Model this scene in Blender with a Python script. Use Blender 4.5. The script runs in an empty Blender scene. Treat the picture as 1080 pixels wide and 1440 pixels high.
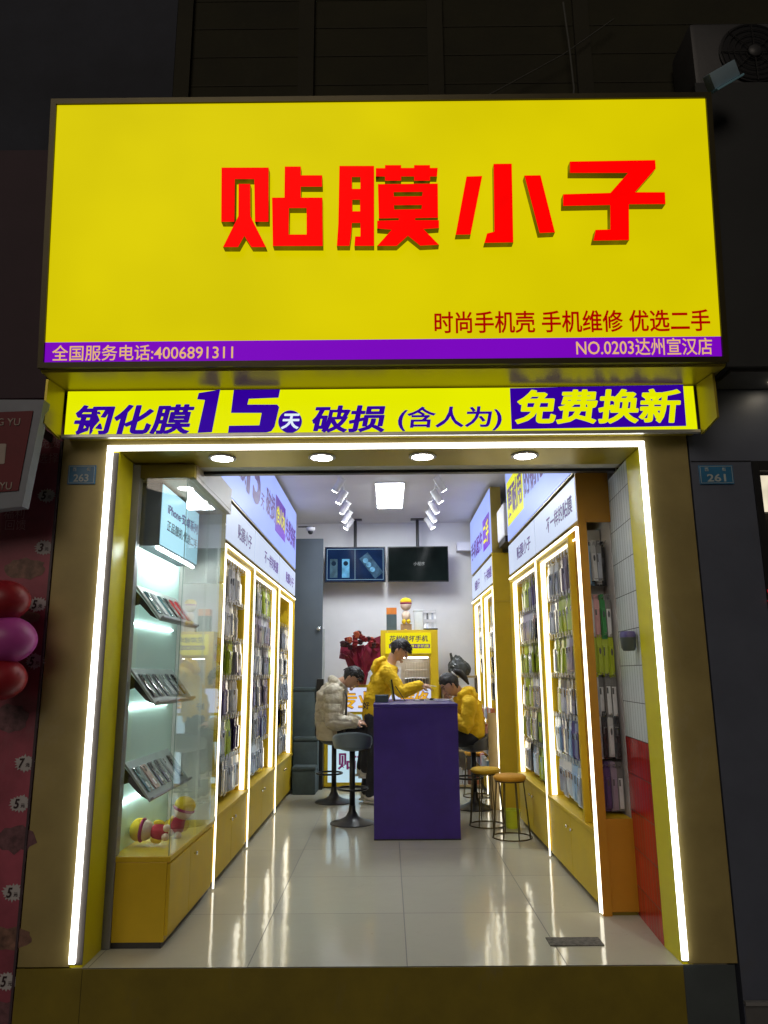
import bpy, bmesh, math, random
from mathutils import Vector, Matrix, noise
random.seed(7)
S = bpy.context.scene
COL = S.collection
R = math.radians

# ------------------------------------------------------------------ camera
CAM = Vector((0.0, -3.9, 1.36))
F_PX = 1042.58                      # focal length in pixels of the 1080 x 1440 photograph
PITCH, YAW, ROLL = .214374, -.003822, -.0072827
def cam_axes():
    cp, sp, cy, sy = math.cos(PITCH), math.sin(PITCH), math.cos(YAW), math.sin(YAW)
    cr, sr = math.cos(ROLL), math.sin(ROLL)
    f = Vector((sy*cp, cy*cp, sp)); r = Vector((cy, -sy, 0)); u = r.cross(f)
    return r*cr + u*sr, u*cr - r*sr, f
CR, CU, CF = cam_axes()
cd = bpy.data.cameras.new('camera'); cam = bpy.data.objects.new('camera', cd); COL.objects.link(cam)
M = Matrix((CR, CU, -CF)).transposed().to_4x4(); M.translation = CAM
cam.matrix_world = M
cd.sensor_fit = 'VERTICAL'; cd.sensor_height = 24.0; cd.lens = F_PX/1440*24.0
cd.clip_start = .05; cd.clip_end = 500
S.camera = cam
S.render.resolution_x, S.render.resolution_y = 768, 1024

# ------------------------------------------------------------------ sky, dim evening light, exposure
w = bpy.data.worlds.new('World'); S.world = w; w.use_nodes = True
nt = w.node_tree; bg = nt.nodes['Background']
sky = nt.nodes.new('ShaderNodeTexSky'); sky.sky_type = 'NISHITA'; sky.sun_disc = False
sky.sun_elevation = R(-4); sky.sun_rotation = R(200)
nt.links.new(sky.outputs[0], bg.inputs[0]); bg.inputs[1].default_value = .2
sd = bpy.data.lights.new('sun', 'SUN'); sd.energy = .58; sd.angle = R(30); sd.color = (1, .86, .72)
sun = bpy.data.objects.new('sun', sd); COL.objects.link(sun); sun.rotation_euler = (R(62), 0, R(-14))
S.view_settings.view_transform = 'Standard'; S.view_settings.look = 'None'
S.view_settings.exposure = 0; S.view_settings.gamma = 1
S.cycles.max_bounces = 8; S.cycles.transparent_max_bounces = 16
S.cycles.sample_clamp_indirect = 6

# ------------------------------------------------------------------ helpers
def at(px, py, p0, n):
    """the point where the sight line of a photograph pixel meets the plane through p0 with normal n"""
    d = CF + CR*((px-540)/F_PX) - CU*((py-720)/F_PX)
    n = Vector(n); t = (Vector(p0)-CAM).dot(n)/d.dot(n)
    return CAM + d*t
def aty(px, py, y): return at(px, py, (0, y, 0), (0, 1, 0))

MATS = {}
def lin(c):
    c /= 255.0
    return c/12.92 if c <= .04045 else ((c+.055)/1.055)**2.4
def srgb(r, g, b): return (lin(r), lin(g), lin(b))
def mat(name, col, rough=.5, metal=0, var=.12, scale=6, bump=0, bscale=60, coat=0, stretch=None, rvar=0, dirt=0, dirt_col=None):
    """procedural paint / cloth / metal: base colour broken up by noise, optional fine bump"""
    if name in MATS: return MATS[name]
    m = bpy.data.materials.new(name); m.use_nodes = True; t = m.node_tree; b = t.nodes['Principled BSDF']
    b.inputs['Roughness'].default_value = rough; b.inputs['Metallic'].default_value = metal
    if coat: b.inputs['Coat Weight'].default_value = coat; b.inputs['Coat Roughness'].default_value = .08
    tc = t.nodes.new('ShaderNodeTexCoord'); vec = tc.outputs['Object']
    if stretch:
        mp = t.nodes.new('ShaderNodeMapping'); mp.inputs['Scale'].default_value = stretch
        t.links.new(vec, mp.inputs[0]); vec = mp.outputs[0]
    nz = t.nodes.new('ShaderNodeTexNoise'); nz.inputs['Scale'].default_value = scale; nz.inputs['Detail'].default_value = 6
    nz.inputs['Roughness'].default_value = .6
    t.links.new(vec, nz.inputs['Vector'])
    rp = t.nodes.new('ShaderNodeValToRGB'); e = rp.color_ramp.elements
    e[0].position = .3; e[1].position = .7
    e[0].color = tuple(c*(1-var) for c in col) + (1,); e[1].color = tuple(min(1, c*(1+var)) for c in col) + (1,)
    t.links.new(nz.outputs['Fac'], rp.inputs[0]); base_out = rp.outputs[0]
    if dirt:                                     # sparse smears and rubbed spots with a shape of their own
        mp2 = t.nodes.new('ShaderNodeMapping'); mp2.inputs['Scale'].default_value = (1.0, 1.0, .55); t.links.new(tc.outputs['Object'], mp2.inputs[0])
        nd = t.nodes.new('ShaderNodeTexNoise'); nd.inputs['Scale'].default_value = 3.2; nd.inputs['Detail'].default_value = 12; nd.inputs['Roughness'].default_value = .72; nd.inputs['Distortion'].default_value = .8
        t.links.new(mp2.outputs[0], nd.inputs['Vector'])
        r2 = t.nodes.new('ShaderNodeValToRGB'); r2.color_ramp.elements[0].position = .58; r2.color_ramp.elements[1].position = .76
        r2.color_ramp.elements[0].color = (0, 0, 0, 1); r2.color_ramp.elements[1].color = (dirt, dirt, dirt, 1); t.links.new(nd.outputs['Fac'], r2.inputs[0])
        mxd = t.nodes.new('ShaderNodeMix'); mxd.data_type = 'RGBA'; t.links.new(r2.outputs[0], mxd.inputs['Factor']); t.links.new(base_out, mxd.inputs['A']); mxd.inputs['B'].default_value = tuple(dirt_col or col) + (1,)
        base_out = mxd.outputs['Result']
    t.links.new(base_out, b.inputs['Base Color'])
    if rvar:
        mr = t.nodes.new('ShaderNodeMapRange'); mr.inputs['To Min'].default_value = max(.02, rough-rvar); mr.inputs['To Max'].default_value = rough+rvar
        t.links.new(nz.outputs['Fac'], mr.inputs['Value']); t.links.new(mr.outputs[0], b.inputs['Roughness'])
    if bump:
        n2 = t.nodes.new('ShaderNodeTexNoise'); n2.inputs['Scale'].default_value = bscale; n2.inputs['Detail'].default_value = 4
        t.links.new(vec, n2.inputs['Vector'])
        bp = t.nodes.new('ShaderNodeBump'); bp.inputs['Strength'].default_value = bump; bp.inputs['Distance'].default_value = .01
        t.links.new(n2.outputs['Fac'], bp.inputs['Height']); t.links.new(bp.outputs[0], b.inputs['Normal'])
    MATS[name] = m; return m
def emit(name, col, strength=1.0, var=.04, scale=3, rough=.35, gloss=.04):
    """lit acrylic, lamp or screen: emission with the slight unevenness of the tubes behind it"""
    if name in MATS: return MATS[name]
    m = bpy.data.materials.new(name); m.use_nodes = True; t = m.node_tree; b = t.nodes['Principled BSDF']
    b.inputs['Base Color'].default_value = tuple(c*.12 for c in col) + (1,); b.inputs['Roughness'].default_value = rough
    b.inputs['Emission Color'].default_value = tuple(col) + (1,); b.inputs['Specular IOR Level'].default_value = gloss
    if var:
        tc = t.nodes.new('ShaderNodeTexCoord'); nz = t.nodes.new('ShaderNodeTexNoise'); nz.inputs['Scale'].default_value = scale; nz.inputs['Detail'].default_value = 2
        t.links.new(tc.outputs['Object'], nz.inputs['Vector'])
        mr = t.nodes.new('ShaderNodeMapRange'); mr.inputs['From Min'].default_value = .25; mr.inputs['From Max'].default_value = .75
        mr.inputs['To Min'].default_value = strength*(1-var); mr.inputs['To Max'].default_value = strength*(1+var)
        t.links.new(nz.outputs['Fac'], mr.inputs['Value']); t.links.new(mr.outputs[0], b.inputs['Emission Strength'])
    else: b.inputs['Emission Strength'].default_value = strength
    MATS[name] = m; return m
def glass(name, tint=(.985, .995, .99), refl=1.0):
    if name in MATS: return MATS[name]
    m = bpy.data.materials.new(name); m.use_nodes = True; t = m.node_tree; t.nodes.remove(t.nodes['Principled BSDF'])
    out = t.nodes['Material Output']; mx = t.nodes.new('ShaderNodeMixShader')
    tr = t.nodes.new('ShaderNodeBsdfTransparent'); tr.inputs[0].default_value = tint + (1,)
    gl = t.nodes.new('ShaderNodeBsdfGlossy'); gl.inputs['Roughness'].default_value = .012; gl.inputs[0].default_value = (refl, refl, refl, 1)
    lw = t.nodes.new('ShaderNodeLayerWeight'); lw.inputs[0].default_value = .5
    pw = t.nodes.new('ShaderNodeMath'); pw.operation = 'POWER'; pw.inputs[1].default_value = 5
    ma = t.nodes.new('ShaderNodeMath'); ma.operation = 'MULTIPLY_ADD'; ma.inputs[1].default_value = .9; ma.inputs[2].default_value = .04
    t.links.new(lw.outputs['Facing'], pw.inputs[0]); t.links.new(pw.outputs[0], ma.inputs[0]); t.links.new(ma.outputs[0], mx.inputs[0])
    t.links.new(tr.outputs[0], mx.inputs[1]); t.links.new(gl.outputs[0], mx.inputs[2]); t.links.new(mx.outputs[0], out.inputs[0])
    MATS[name] = m; return m
def tiles(name, col, grout, axes, sx, sy, ox, oy, gap, rough, var=.06, stagger=0, nbump=.0, scuff=0):
    """tiles in metres on a plane: straight joints by world (object) coordinates, per-tile tone, faint veining"""
    if name in MATS: return MATS[name]
    m = bpy.data.materials.new(name); m.use_nodes = True; t = m.node_tree; b = t.nodes['Principled BSDF']
    N = t.nodes.new; L = t.links.new
    tc = N('ShaderNodeTexCoord'); sp = N('ShaderNodeSeparateXYZ'); L(tc.outputs['Object'], sp.inputs[0])
    def math_(op, a, b_=None):
        n = N('ShaderNodeMath'); n.operation = op
        for i, v in enumerate((a, b_)):
            if v is None: continue
            if isinstance(v, (int, float)): n.inputs[i].default_value = v
            else: L(v, n.inputs[i])
        return n.outputs[0]
    u = math_('DIVIDE', math_('SUBTRACT', sp.outputs[axes[0]], ox), sx)
    v = math_('DIVIDE', math_('SUBTRACT', sp.outputs[axes[1]], oy), sy)
    fu = math_('FRACT', u); fv = math_('FRACT', v)
    du = math_('MULTIPLY', math_('MINIMUM', fu, math_('SUBTRACT', 1.0, fu)), sx)
    dv = math_('MULTIPLY', math_('MINIMUM', fv, math_('SUBTRACT', 1.0, fv)), sy)
    seam = math_('LESS_THAN', math_('MINIMUM', du, dv), gap/2)
    cell = N('ShaderNodeCombineXYZ'); L(math_('FLOOR', u), cell.inputs[0]); L(math_('FLOOR', v), cell.inputs[1])
    wn = N('ShaderNodeTexWhiteNoise'); L(cell.outputs[0], wn.inputs['Vector'])
    nz = N('ShaderNodeTexNoise'); nz.inputs['Scale'].default_value = 1.6; nz.inputs['Detail'].default_value = 8; nz.inputs['Roughness'].default_value = .7
    L(tc.outputs['Object'], nz.inputs['Vector'])
    tone = math_('ADD', math_('MULTIPLY', math_('SUBTRACT', wn.outputs['Value'], .5), var), math_('MULTIPLY', math_('SUBTRACT', nz.outputs['Fac'], .5), var*1.6))
    tone = math_('ADD', tone, 1.0)
    mul = N('ShaderNodeVectorMath'); mul.operation = 'SCALE'; mul.inputs[0].default_value = col; L(tone, mul.inputs['Scale'])
    mx = N('ShaderNodeMix'); mx.data_type = 'RGBA'; L(seam, mx.inputs['Factor']); L(mul.outputs[0], mx.inputs['A']); mx.inputs['B'].default_value = tuple(grout) + (1,)
    col_out = mx.outputs['Result']
    if scuff:                                    # footprints, grit and rubbed streaks
        ns = N('ShaderNodeTexNoise'); ns.inputs['Scale'].default_value = 7; ns.inputs['Detail'].default_value = 14; ns.inputs['Roughness'].default_value = .8; ns.inputs['Distortion'].default_value = 1.2; L(tc.outputs['Object'], ns.inputs['Vector'])
        rs_ = N('ShaderNodeValToRGB'); rs_.color_ramp.elements[0].position = .60; rs_.color_ramp.elements[1].position = .74; rs_.color_ramp.elements[0].color = (0, 0, 0, 1); rs_.color_ramp.elements[1].color = (scuff, scuff, scuff, 1); L(ns.outputs['Fac'], rs_.inputs[0])
        m3 = N('ShaderNodeMix'); m3.data_type = 'RGBA'; L(rs_.outputs[0], m3.inputs['Factor']); L(col_out, m3.inputs['A']); m3.inputs['B'].default_value = (.30, .28, .22, 1); col_out = m3.outputs['Result']
    L(col_out, b.inputs['Base Color'])
    mr = N('ShaderNodeMapRange'); mr.inputs['To Min'].default_value = rough*.55; mr.inputs['To Max'].default_value = rough*1.5; L(nz.outputs['Fac'], mr.inputs['Value'])
    rs = math_('ADD', mr.outputs[0], math_('MULTIPLY', seam, .4)); L(rs, b.inputs['Roughness'])
    # each tile lies a hair out of level, and the joint is a groove
    tilt = N('ShaderNodeBump'); tilt.inputs['Strength'].default_value = .5; tilt.inputs['Distance'].default_value = .002
    n3 = N('ShaderNodeTexNoise'); n3.inputs['Scale'].default_value = 9; L(tc.outputs['Object'], n3.inputs['Vector'])
    hgt = math_('SUBTRACT', math_('MULTIPLY', n3.outputs['Fac'], nbump), seam)
    if scuff:
        sc_ = N('ShaderNodeSeparateColor'); L(wn.outputs['Color'], sc_.inputs[0])
        hgt = math_('ADD', hgt, math_('MULTIPLY', math_('MULTIPLY', math_('SUBTRACT', sc_.outputs[0], .5), fu), 5.0))
        hgt = math_('ADD', hgt, math_('MULTIPLY', math_('MULTIPLY', math_('SUBTRACT', sc_.outputs[1], .5), fv), 5.0))
    L(hgt, tilt.inputs['Height']); L(tilt.outputs[0], b.inputs['Normal'])
    MATS[name] = m; return m

def tag(o, label=None, cat=None, group=None, kind=None):
    if label: o['label'] = label
    if cat: o['category'] = cat
    if group: o['group'] = group
    if kind: o['kind'] = kind
    return o
def empty(name, loc=(0, 0, 0), label=None, cat=None, group=None, rz=0):
    o = bpy.data.objects.new(name, None); COL.objects.link(o); o.location = loc; o.rotation_euler.z = rz; o.empty_display_size = .1
    o['_w'] = 0
    del o['_w']
    o.matrix_basis = Matrix.LocRotScale(Vector(loc), Matrix.Rotation(rz, 3, 'Z'), Vector((1, 1, 1)))
    return tag(o, label, cat, group)
def attach(o, parent):
    """parent o, keeping where its mesh (written in world coordinates) stands"""
    if parent is not None:
        o.parent = parent
        chain = Matrix.Identity(4); p = parent; ms = []
        while p is not None: ms.append(p); p = p.parent
        for q in reversed(ms): chain = chain @ q.matrix_parent_inverse @ q.matrix_basis
        o.matrix_parent_inverse = chain.inverted()
    return o
def link(name, me, mats=(), parent=None, smooth=None):
    o = bpy.data.objects.new(name, me); COL.objects.link(o)
    for m in mats:
        if m and len(me.materials) < len(mats): me.materials.append(m)
    if smooth is not None: me.shade_smooth() if smooth else me.shade_flat()
    return attach(o, parent)
class MB:
    def __init__(s): s.bm = bmesh.new(); s.T = None
    def v(s, p):
        p = Vector(p)
        return s.bm.verts.new(s.T @ p if s.T is not None else p)
    def face(s, vs, m=0):
        try: f = s.bm.faces.new(vs); f.material_index = m; return f
        except ValueError: return None
    def box(s, x0, x1, y0, y1, z0, z1, m=0, bev=0):
        vs = [s.v((x, y, z)) for x in sorted((x0, x1)) for y in sorted((y0, y1)) for z in sorted((z0, z1))]
        fs = [s.face([vs[i] for i in q], m) for q in ((0, 1, 3, 2), (4, 6, 7, 5), (0, 4, 5, 1), (2, 3, 7, 6), (0, 2, 6, 4), (1, 5, 7, 3))]
        if bev:
            es = {e for f in fs for e in f.edges}
            r = bmesh.ops.bevel(s.bm, geom=list(es), offset=bev, segments=2, affect='EDGES', profile=.6, clamp_overlap=True)
            for f in r['faces']: f.material_index = m
        return s
    def poly(s, pts, m=0): s.face([s.v(p) for p in pts], m); return s
    def prism(s, pts, vec, m=0, ms=None):
        vec = Vector(vec); a = [s.v(p) for p in pts]; b = [s.v(Vector(p)+vec) for p in pts]
        s.face(a[::-1], m); s.face(b, m); n = len(a)
        for i in range(n): s.face([a[i], a[(i+1) % n], b[(i+1) % n], b[i]], m if ms is None else ms)
        return s
    def tube(s, pts, r, m=0, seg=8, side=None, closed=False, caps=True):
        """tapered tube; r: number, list of numbers, or list of (a, b) with `side` the direction of a"""
        pts = [Vector(p) for p in pts]; n = len(pts)
        rs = r if isinstance(r, (list, tuple)) else [r]*n
        rings = []; prev = Vector(side) if side else None
        for i, p in enumerate(pts):
            if closed: t = pts[(i+1) % n]-pts[i-1]
            else: t = pts[min(i+1, n-1)]-pts[max(i-1, 0)]
            t.normalize()
            if prev is None: prev = t.orthogonal()
            a = prev - t*prev.dot(t)
            if a.length < 1e-6: a = t.orthogonal()
            a.normalize()
            if side is None: prev = a
            b = t.cross(a); ra, rb = rs[i] if isinstance(rs[i], (tuple, list)) else (rs[i], rs[i])
            rings.append([s.v(p + a*ra*math.cos(2*math.pi*k/seg) + b*rb*math.sin(2*math.pi*k/seg)) for k in range(seg)])
        for i in range(n if closed else n-1):
            A, B = rings[i], rings[(i+1) % n]
            for k in range(seg): s.face([A[k], A[(k+1) % seg], B[(k+1) % seg], B[k]], m)
        if caps and not closed: s.face(rings[0][::-1], m); s.face(rings[-1], m)
        return s
    def lathe(s, prof, c, m=0, seg=24, axis='z'):
        c = Vector(c)
        def P(r, h, k):
            a = 2*math.pi*k/seg
            return {'z': c+Vector((r*math.cos(a), r*math.sin(a), h)), 'y': c+Vector((r*math.cos(a), h, r*math.sin(a))), 'x': c+Vector((h, r*math.cos(a), r*math.sin(a)))}[axis]
        rings = [[s.v(P(r, h, k)) for k in range(seg)] if r > 1e-5 else [s.v(P(0, h, 0))] for r, h in prof]
        for A, B in zip(rings, rings[1:]):
            for k in range(seg):
                q = [A[k % len(A)], A[(k+1) % len(A)], B[(k+1) % len(B)], B[k % len(B)]]
                q = [x for i, x in enumerate(q) if x not in q[:i]]
                if len(q) > 2: s.face(q, m)
        if len(rings[0]) > 1: s.face(rings[0][::-1], m)
        if len(rings[-1]) > 1: s.face(rings[-1], m)
        return s
    def blob(s, c, rad, m=0, seg=16, rings=10, rot=None, fn=None):
        """ellipsoid; fn(unit point) may reshape it"""
        c = Vector(c); rows = []
        for i in range(rings+1):
            th = math.pi*i/rings
            row = []
            for k in range(seg if 0 < i < rings else 1):
                ph = 2*math.pi*k/seg
                u = Vector((math.sin(th)*math.cos(ph), math.sin(th)*math.sin(ph), math.cos(th)))
                if fn: u = fn(u)
                p = Vector((u.x*rad[0], u.y*rad[1], u.z*rad[2]))
                row.append(s.v(c + (rot @ p if rot else p)))
            rows.append(row)
        for A, B in zip(rows, rows[1:]):
            for k in range(seg):
                q = [A[k % len(A)], B[k % len(B)], B[(k+1) % len(B)], A[(k+1) % len(A)]]
                q = [x for i, x in enumerate(q) if x not in q[:i]]
                if len(q) > 2: s.face(q, m)
        return s
    def build(s, name, mats, parent=None, smooth=False, angle=None, **tags):
        if not isinstance(mats, (list, tuple)): mats = [mats]
        bmesh.ops.recalc_face_normals(s.bm, faces=s.bm.faces[:])
        me = bpy.data.meshes.new(name); s.bm.to_mesh(me); s.bm.free()
        for m in mats: me.materials.append(m)
        if smooth:
            me.shade_smooth()
            if angle: me.set_sharp_from_angle(angle=R(angle))
        o = bpy.data.objects.new(name, me); COL.objects.link(o)
        attach(o, parent)
        return tag(o, **tags) if tags else o
    def soft(s, name, mats, parent=None, voxel=.006, it=6, disp=None, **tags):
        """merge every overlapping closed shape into one continuous skin"""
        bmesh.ops.recalc_face_normals(s.bm, faces=s.bm.faces[:])
        me = bpy.data.meshes.new('tmp'); s.bm.to_mesh(me); s.bm.free()
        o = bpy.data.objects.new('tmp', me)
        md = o.modifiers.new('r', 'REMESH'); md.mode = 'VOXEL'; md.voxel_size = voxel
        sm = o.modifiers.new('s', 'SMOOTH'); sm.factor = .5; sm.iterations = it
        me2 = evaluated_mesh(o); me2.name = name; bpy.data.meshes.remove(me)
        if disp:
            vs = [v.co + v.normal*disp(v.co) for v in me2.vertices]
            me2.vertices.foreach_set('co', [c for v in vs for c in v]); me2.update()
        me2.materials.clear()
        for m in (mats if isinstance(mats, (list, tuple)) else [mats]): me2.materials.append(m)
        me2.shade_smooth()
        ob = bpy.data.objects.new(name, me2); COL.objects.link(ob); attach(ob, parent)
        return tag(ob, **tags) if tags else ob
def box(name, m, x0, x1, y0, y1, z0, z1, parent=None, bev=.003, **t):
    return MB().box(x0, x1, y0, y1, z0, z1, 0, bev).build(name, m, parent, **t)

# --- writing: the glyphs of Blender's own font turned into thin solid lettering on a plane
WORK = bpy.data.scenes.new('workbench')            # an empty side scene, so that evaluating one object does not touch the rest; removed at the end
def evaluated_mesh(o):
    WORK.collection.objects.link(o); vl = WORK.view_layers[0]; vl.update()
    me = bpy.data.meshes.new_from_object(o.evaluated_get(vl.depsgraph))
    bpy.data.objects.remove(o)
    return me
def curve_mesh(cu):
    me = evaluated_mesh(bpy.data.objects.new('tmp', cu)); bpy.data.curves.remove(cu)
    return me
def text_mesh(body, bold=0, shear=0, spacing=1):
    cu = bpy.data.curves.new('t', 'FONT'); cu.body = body; cu.size = 1; cu.offset = bold; cu.shear = shear; cu.space_character = spacing
    cu.resolution_u = 3; cu.fill_mode = 'FRONT'; cu.extrude = 0
    return curve_mesh(cu)
def writing(name, body, m, o, u, v, wd, ht, parent, lift=.004, bold=.012, shear=0, thick=.0015, spacing=1, keep=False, **t):
    """lay the text into the rectangle with lower-left corner o, along u (width wd) and v (height ht)"""
    heavy = bold > .0145
    me = text_mesh(body, .012 if heavy else bold, shear, spacing)
    xs = [p.co.x for p in me.vertices]; ys = [p.co.y for p in me.vertices]
    x0, x1, y0, y1 = min(xs), max(xs), min(ys), max(ys)
    sx, sy = wd/(x1-x0), ht/(y1-y0)
    if keep: sx = sy = min(sx, sy)
    o, u, v = Vector(o), Vector(u).normalized(), Vector(v).normalized(); n = u.cross(v)
    bm = bmesh.new(); bm.from_mesh(me); bpy.data.meshes.remove(me)
    for q in bm.verts: q.co = o + u*((q.co.x-x0)*sx) + v*((q.co.y-y0)*sy) + n*lift
    if heavy:                                    # fatten the strokes evenly: copies shifted all round, each a hair proud of the last
        src = bm.faces[:]; k = bold-.012
        for i in range(8):
            a = math.pi*i/4; r = bmesh.ops.duplicate(bm, geom=src)
            bmesh.ops.translate(bm, verts=[g for g in r['geom'] if isinstance(g, bmesh.types.BMVert)], vec=u*(k*sx*1.25*math.cos(a)) + v*(k*sy*1.0*math.sin(a)) + n*(.00012*(i+1)))
        thick = 0
    if thick:
        r = bmesh.ops.extrude_face_region(bm, geom=bm.faces[:])
        bmesh.ops.translate(bm, verts=[g for g in r['geom'] if isinstance(g, bmesh.types.BMVert)], vec=n*thick)
        bmesh.ops.recalc_face_normals(bm, faces=bm.faces[:])
    me = bpy.data.meshes.new(name); bm.to_mesh(me); bm.free(); me.materials.append(m)
    ob = bpy.data.objects.new(name, me); COL.objects.link(ob); attach(ob, parent)
    return tag(ob, **t) if t else ob
def shape(name, loops, mats, to3d, n, depth, parent, **t):
    """solid letter with the outline (and holes) given as loops of plane points; face material 0, returns material 1"""
    cu = bpy.data.curves.new('s', 'CURVE'); cu.dimensions = '2D'; cu.fill_mode = 'BOTH'; cu.extrude = .5
    for lp in loops:
        sp = cu.splines.new('POLY'); sp.points.add(len(lp)-1); sp.use_cyclic_u = True
        for p, q in zip(sp.points, lp): p.co = (q[0], q[1], 0, 1)
    me = curve_mesh(cu); n = Vector(n)
    front_side = [0 if p.normal.z > .5 else 1 for p in me.polygons]
    for q in me.vertices: q.co = Vector(to3d(q.co.x, q.co.y)) + n*(depth if q.co.z > 0 else 0)
    me.materials.clear()
    for m in mats: me.materials.append(m)
    for p, i in zip(me.polygons, front_side): p.material_index = i
    me.name = name
    ob = bpy.data.objects.new(name, me); COL.objects.link(ob); attach(ob, parent)
    return tag(ob, **t) if t else ob

# ------------------------------------------------------------------ materials
bronze = mat('bronze_panel', (.31, .245, .085), .45, .15, .18, 3, .04, 200, rvar=.12, dirt=.3, dirt_col=(.40, .36, .26))
dark_bronze = mat('dark_bronze', (.185, .14, .005), .7, .0, .2, 3, .05, 150, dirt=.5, dirt_col=(.15, .13, .07))
gold_sheet = mat('gold_sheet', (.42, .34, .03), .36, .45, .08, 4, rvar=.08)
jamb_yellow = mat('jamb_yellow', (.72, .62, .002), .42, .0, .06, 3, .02, 200, rvar=.1)
cab_yellow = mat('cabinet_yellow', (.62, .42, .006), .48, 0, .07, 4, .03, 150, rvar=.1)
cab_orange = mat('cabinet_orange', (.47, .21, .004), .5, 0, .07, 4, .03, 150, rvar=.1)
alu = mat('grey_aluminium', (.27, .27, .30), .45, .1, .1, 5)
dark_metal = mat('dark_metal', (.02, .02, .022), .35, .5, .2, 8)
chrome = mat('chrome', (.75, .75, .75), .15, 1, .05, 8)
white_paint = mat('white_paint', (.74, .73, .74), .55, 0, .04, 3, .03, 120)
ceil_paint = mat('ceiling_paint', (.72, .71, .73), .6, 0, .04, 2, .03, 90)
back_white = mat('back_panel', (.62, .62, .60), .5, 0, .05, 5)
black_plastic = mat('black_plastic', (.012, .012, .013), .35, 0, .2, 10)
purple_panel = mat('purple_panel', (.030, .010, .165), .38, 0, .15, 5, .03, 160, rvar=.1, dirt=.35, dirt_col=(.055, .035, .20))
slate = mat('slate_fabric', (.055, .08, .085), .7, 0, .2, 6, .2, 90)
slate_panel = mat('slate_panel', (.075, .094, .112), .55, 0, .1, 3)
floor_m = tiles('polished_tile', (.50, .485, .39), (.12, .115, .10), (0, 1), .76, .8, .08, 0, .005, .085, .08, nbump=.9, scuff=.7)
tile_white = tiles('white_wall_tile', (.80, .85, .85), (.03, .03, .03), (1, 2), .056, .205, .020, .984, .0045, .14, .10, nbump=.9)
tile_red = tiles('red_wall_tile', (.50, .022, .018), (.03, .008, .006), (1, 2), .056, .205, .020, .984, .004, .16, .3, nbump=.9)
led = emit('led_strip', (1, .985, .95), 4.2, 0)
led_warm = emit('led_warm', (1, .93, .74), 3.6, 0)
sign_yellow = emit('sign_yellow', (.70, .595, .0), .96, .075, 1.5)
sign_lime = emit('sign_lime', (.76, .80, .0), 1.02, .04, 2)
sign_purple = emit('sign_purple', (.19, .002, .50), 1.0, .04, 2)
sign_ink = emit('sign_ink', (.032, .0, .33), .95, .05, 5)
letter_red = emit('letter_red', (1.0, .0, .0), 1.02, .08, 6)
text_red = emit('text_red', (.38, .0, .0), 1.0, .05, 8)
text_gold = emit('text_gold', (.80, .47, .17), 1.0, 0)
letter_side = mat('letter_return', (.20, .17, .02), .35, .4, .1, 8)
panel_blue = emit('lit_panel_blue', (.36, .46, .95), 1.0, .05, 1.5)
panel_white = emit('lit_panel_white', (.60, .68, .86), .95, .05, 2.0)
panel_cyan = emit('lit_panel_cyan', (.42, .74, .88), 1.15, .04, 2.0)
ink_violet = mat('ink_violet', (.10, .012, .28), .5)
ink_dark = mat('ink_dark', (.035, .015, .06), .5)
ink_yellow = emit('ink_yellow', (.85, .85, .02), .95, 0)
pane = glass('clear_glass')
frame_gold = mat('frame_gold', (.34, .25, .05), .3, .4, .08, 5)
beige_beam = mat('beige_beam', (.48, .40, .27), .45, 0, .06, 4)

# ------------------------------------------------------------------ ground and shell of the shop
def structure(name, m, *b, bev=0): 
    o = box(name, m, *b, bev=bev); o['kind'] = 'structure'; return o
pave = tiles('paving', (.09, .088, .085), (.03, .03, .03), (0, 1), .4, .4, 0, 0, .006, .5, .3, nbump=1)
structure('ground', pave, -40, 40, -60, .0, -.45, -.30)
XL, XR, YB, ZC = -1.52, 1.425, 6.2, 3.40
structure('floor', floor_m, XL, 1.60, .0, YB, -.30, 0)
structure('left_wall', white_paint, XL-.08, XL, .42, YB, 0, ZC)
structure('right_wall', white_paint, XR+.005, XR+.08, .78, YB, 0, ZC)
structure('back_wall', white_paint, XL-.08, XR+.08, YB, YB+.1, 0, ZC)
structure('ceiling', ceil_paint, XL-.08, XR+.08, .47, YB+.1, ZC, ZC+.1)
# lintel over the door opening
structure('lintel', beige_beam, XL, XR+.1, .485, .56, 2.60, ZC)

# step face and frame of the shop front (one fixed thing with its cladding)
front = empty('shop_front_frame', (0, 0, 0), 'bronze clad shop front frame round the bright doorway', 'shop front')
box('cladding', bronze, -1.777, -1.532, .0, .30, 0.004, 2.66, front)
box('cladding', bronze, 1.414, 1.648, .0, .30, 0.004, 2.66, front)
box('cladding', bronze, -1.532, 1.414, .0, .10, 2.598, 2.66, front)
box('plinth', dark_bronze, -1.777, -1.465, -.004, -.001, -.30, .0, front, bev=0)
box('step_riser', dark_bronze, -1.462, 1.385, -.006, -.001, -.30, -.004, front, bev=0)
box('plinth', mat('grey_plinth', (.055, .068, .07), .5, 0, .15, 4), 1.388, 1.63, -.004, -.001, -.30, .0, front, bev=0)
box('jamb', jamb_yellow, -1.53, -1.467, .004, .238, .0, 2.562, front)
box('jamb', jamb_yellow, 1.386, 1.44, .004, .238, .0, 2.562, front)
gap_m = mat('shadow_gap', (.10, .085, .07), .6)
box('light_channel', gap_m, -1.529, -1.468, -.002, .003, .015, 2.555, front, bev=0)
box('light_channel', gap_m, 1.3865, 1.412, -.002, .003, .015, 2.555, front, bev=0)
box('led_tube', led, -1.528, -1.496, -.02, -.003, .022, 2.560, front, bev=.006)
box('led_tube', led, 1.380, 1.411, -.02, -.003, .022, 2.560, front, bev=.006)
box('led_tube', led, -1.528, 1.411, -.02, -.003, 2.561, 2.592, front, bev=.006)
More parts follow.
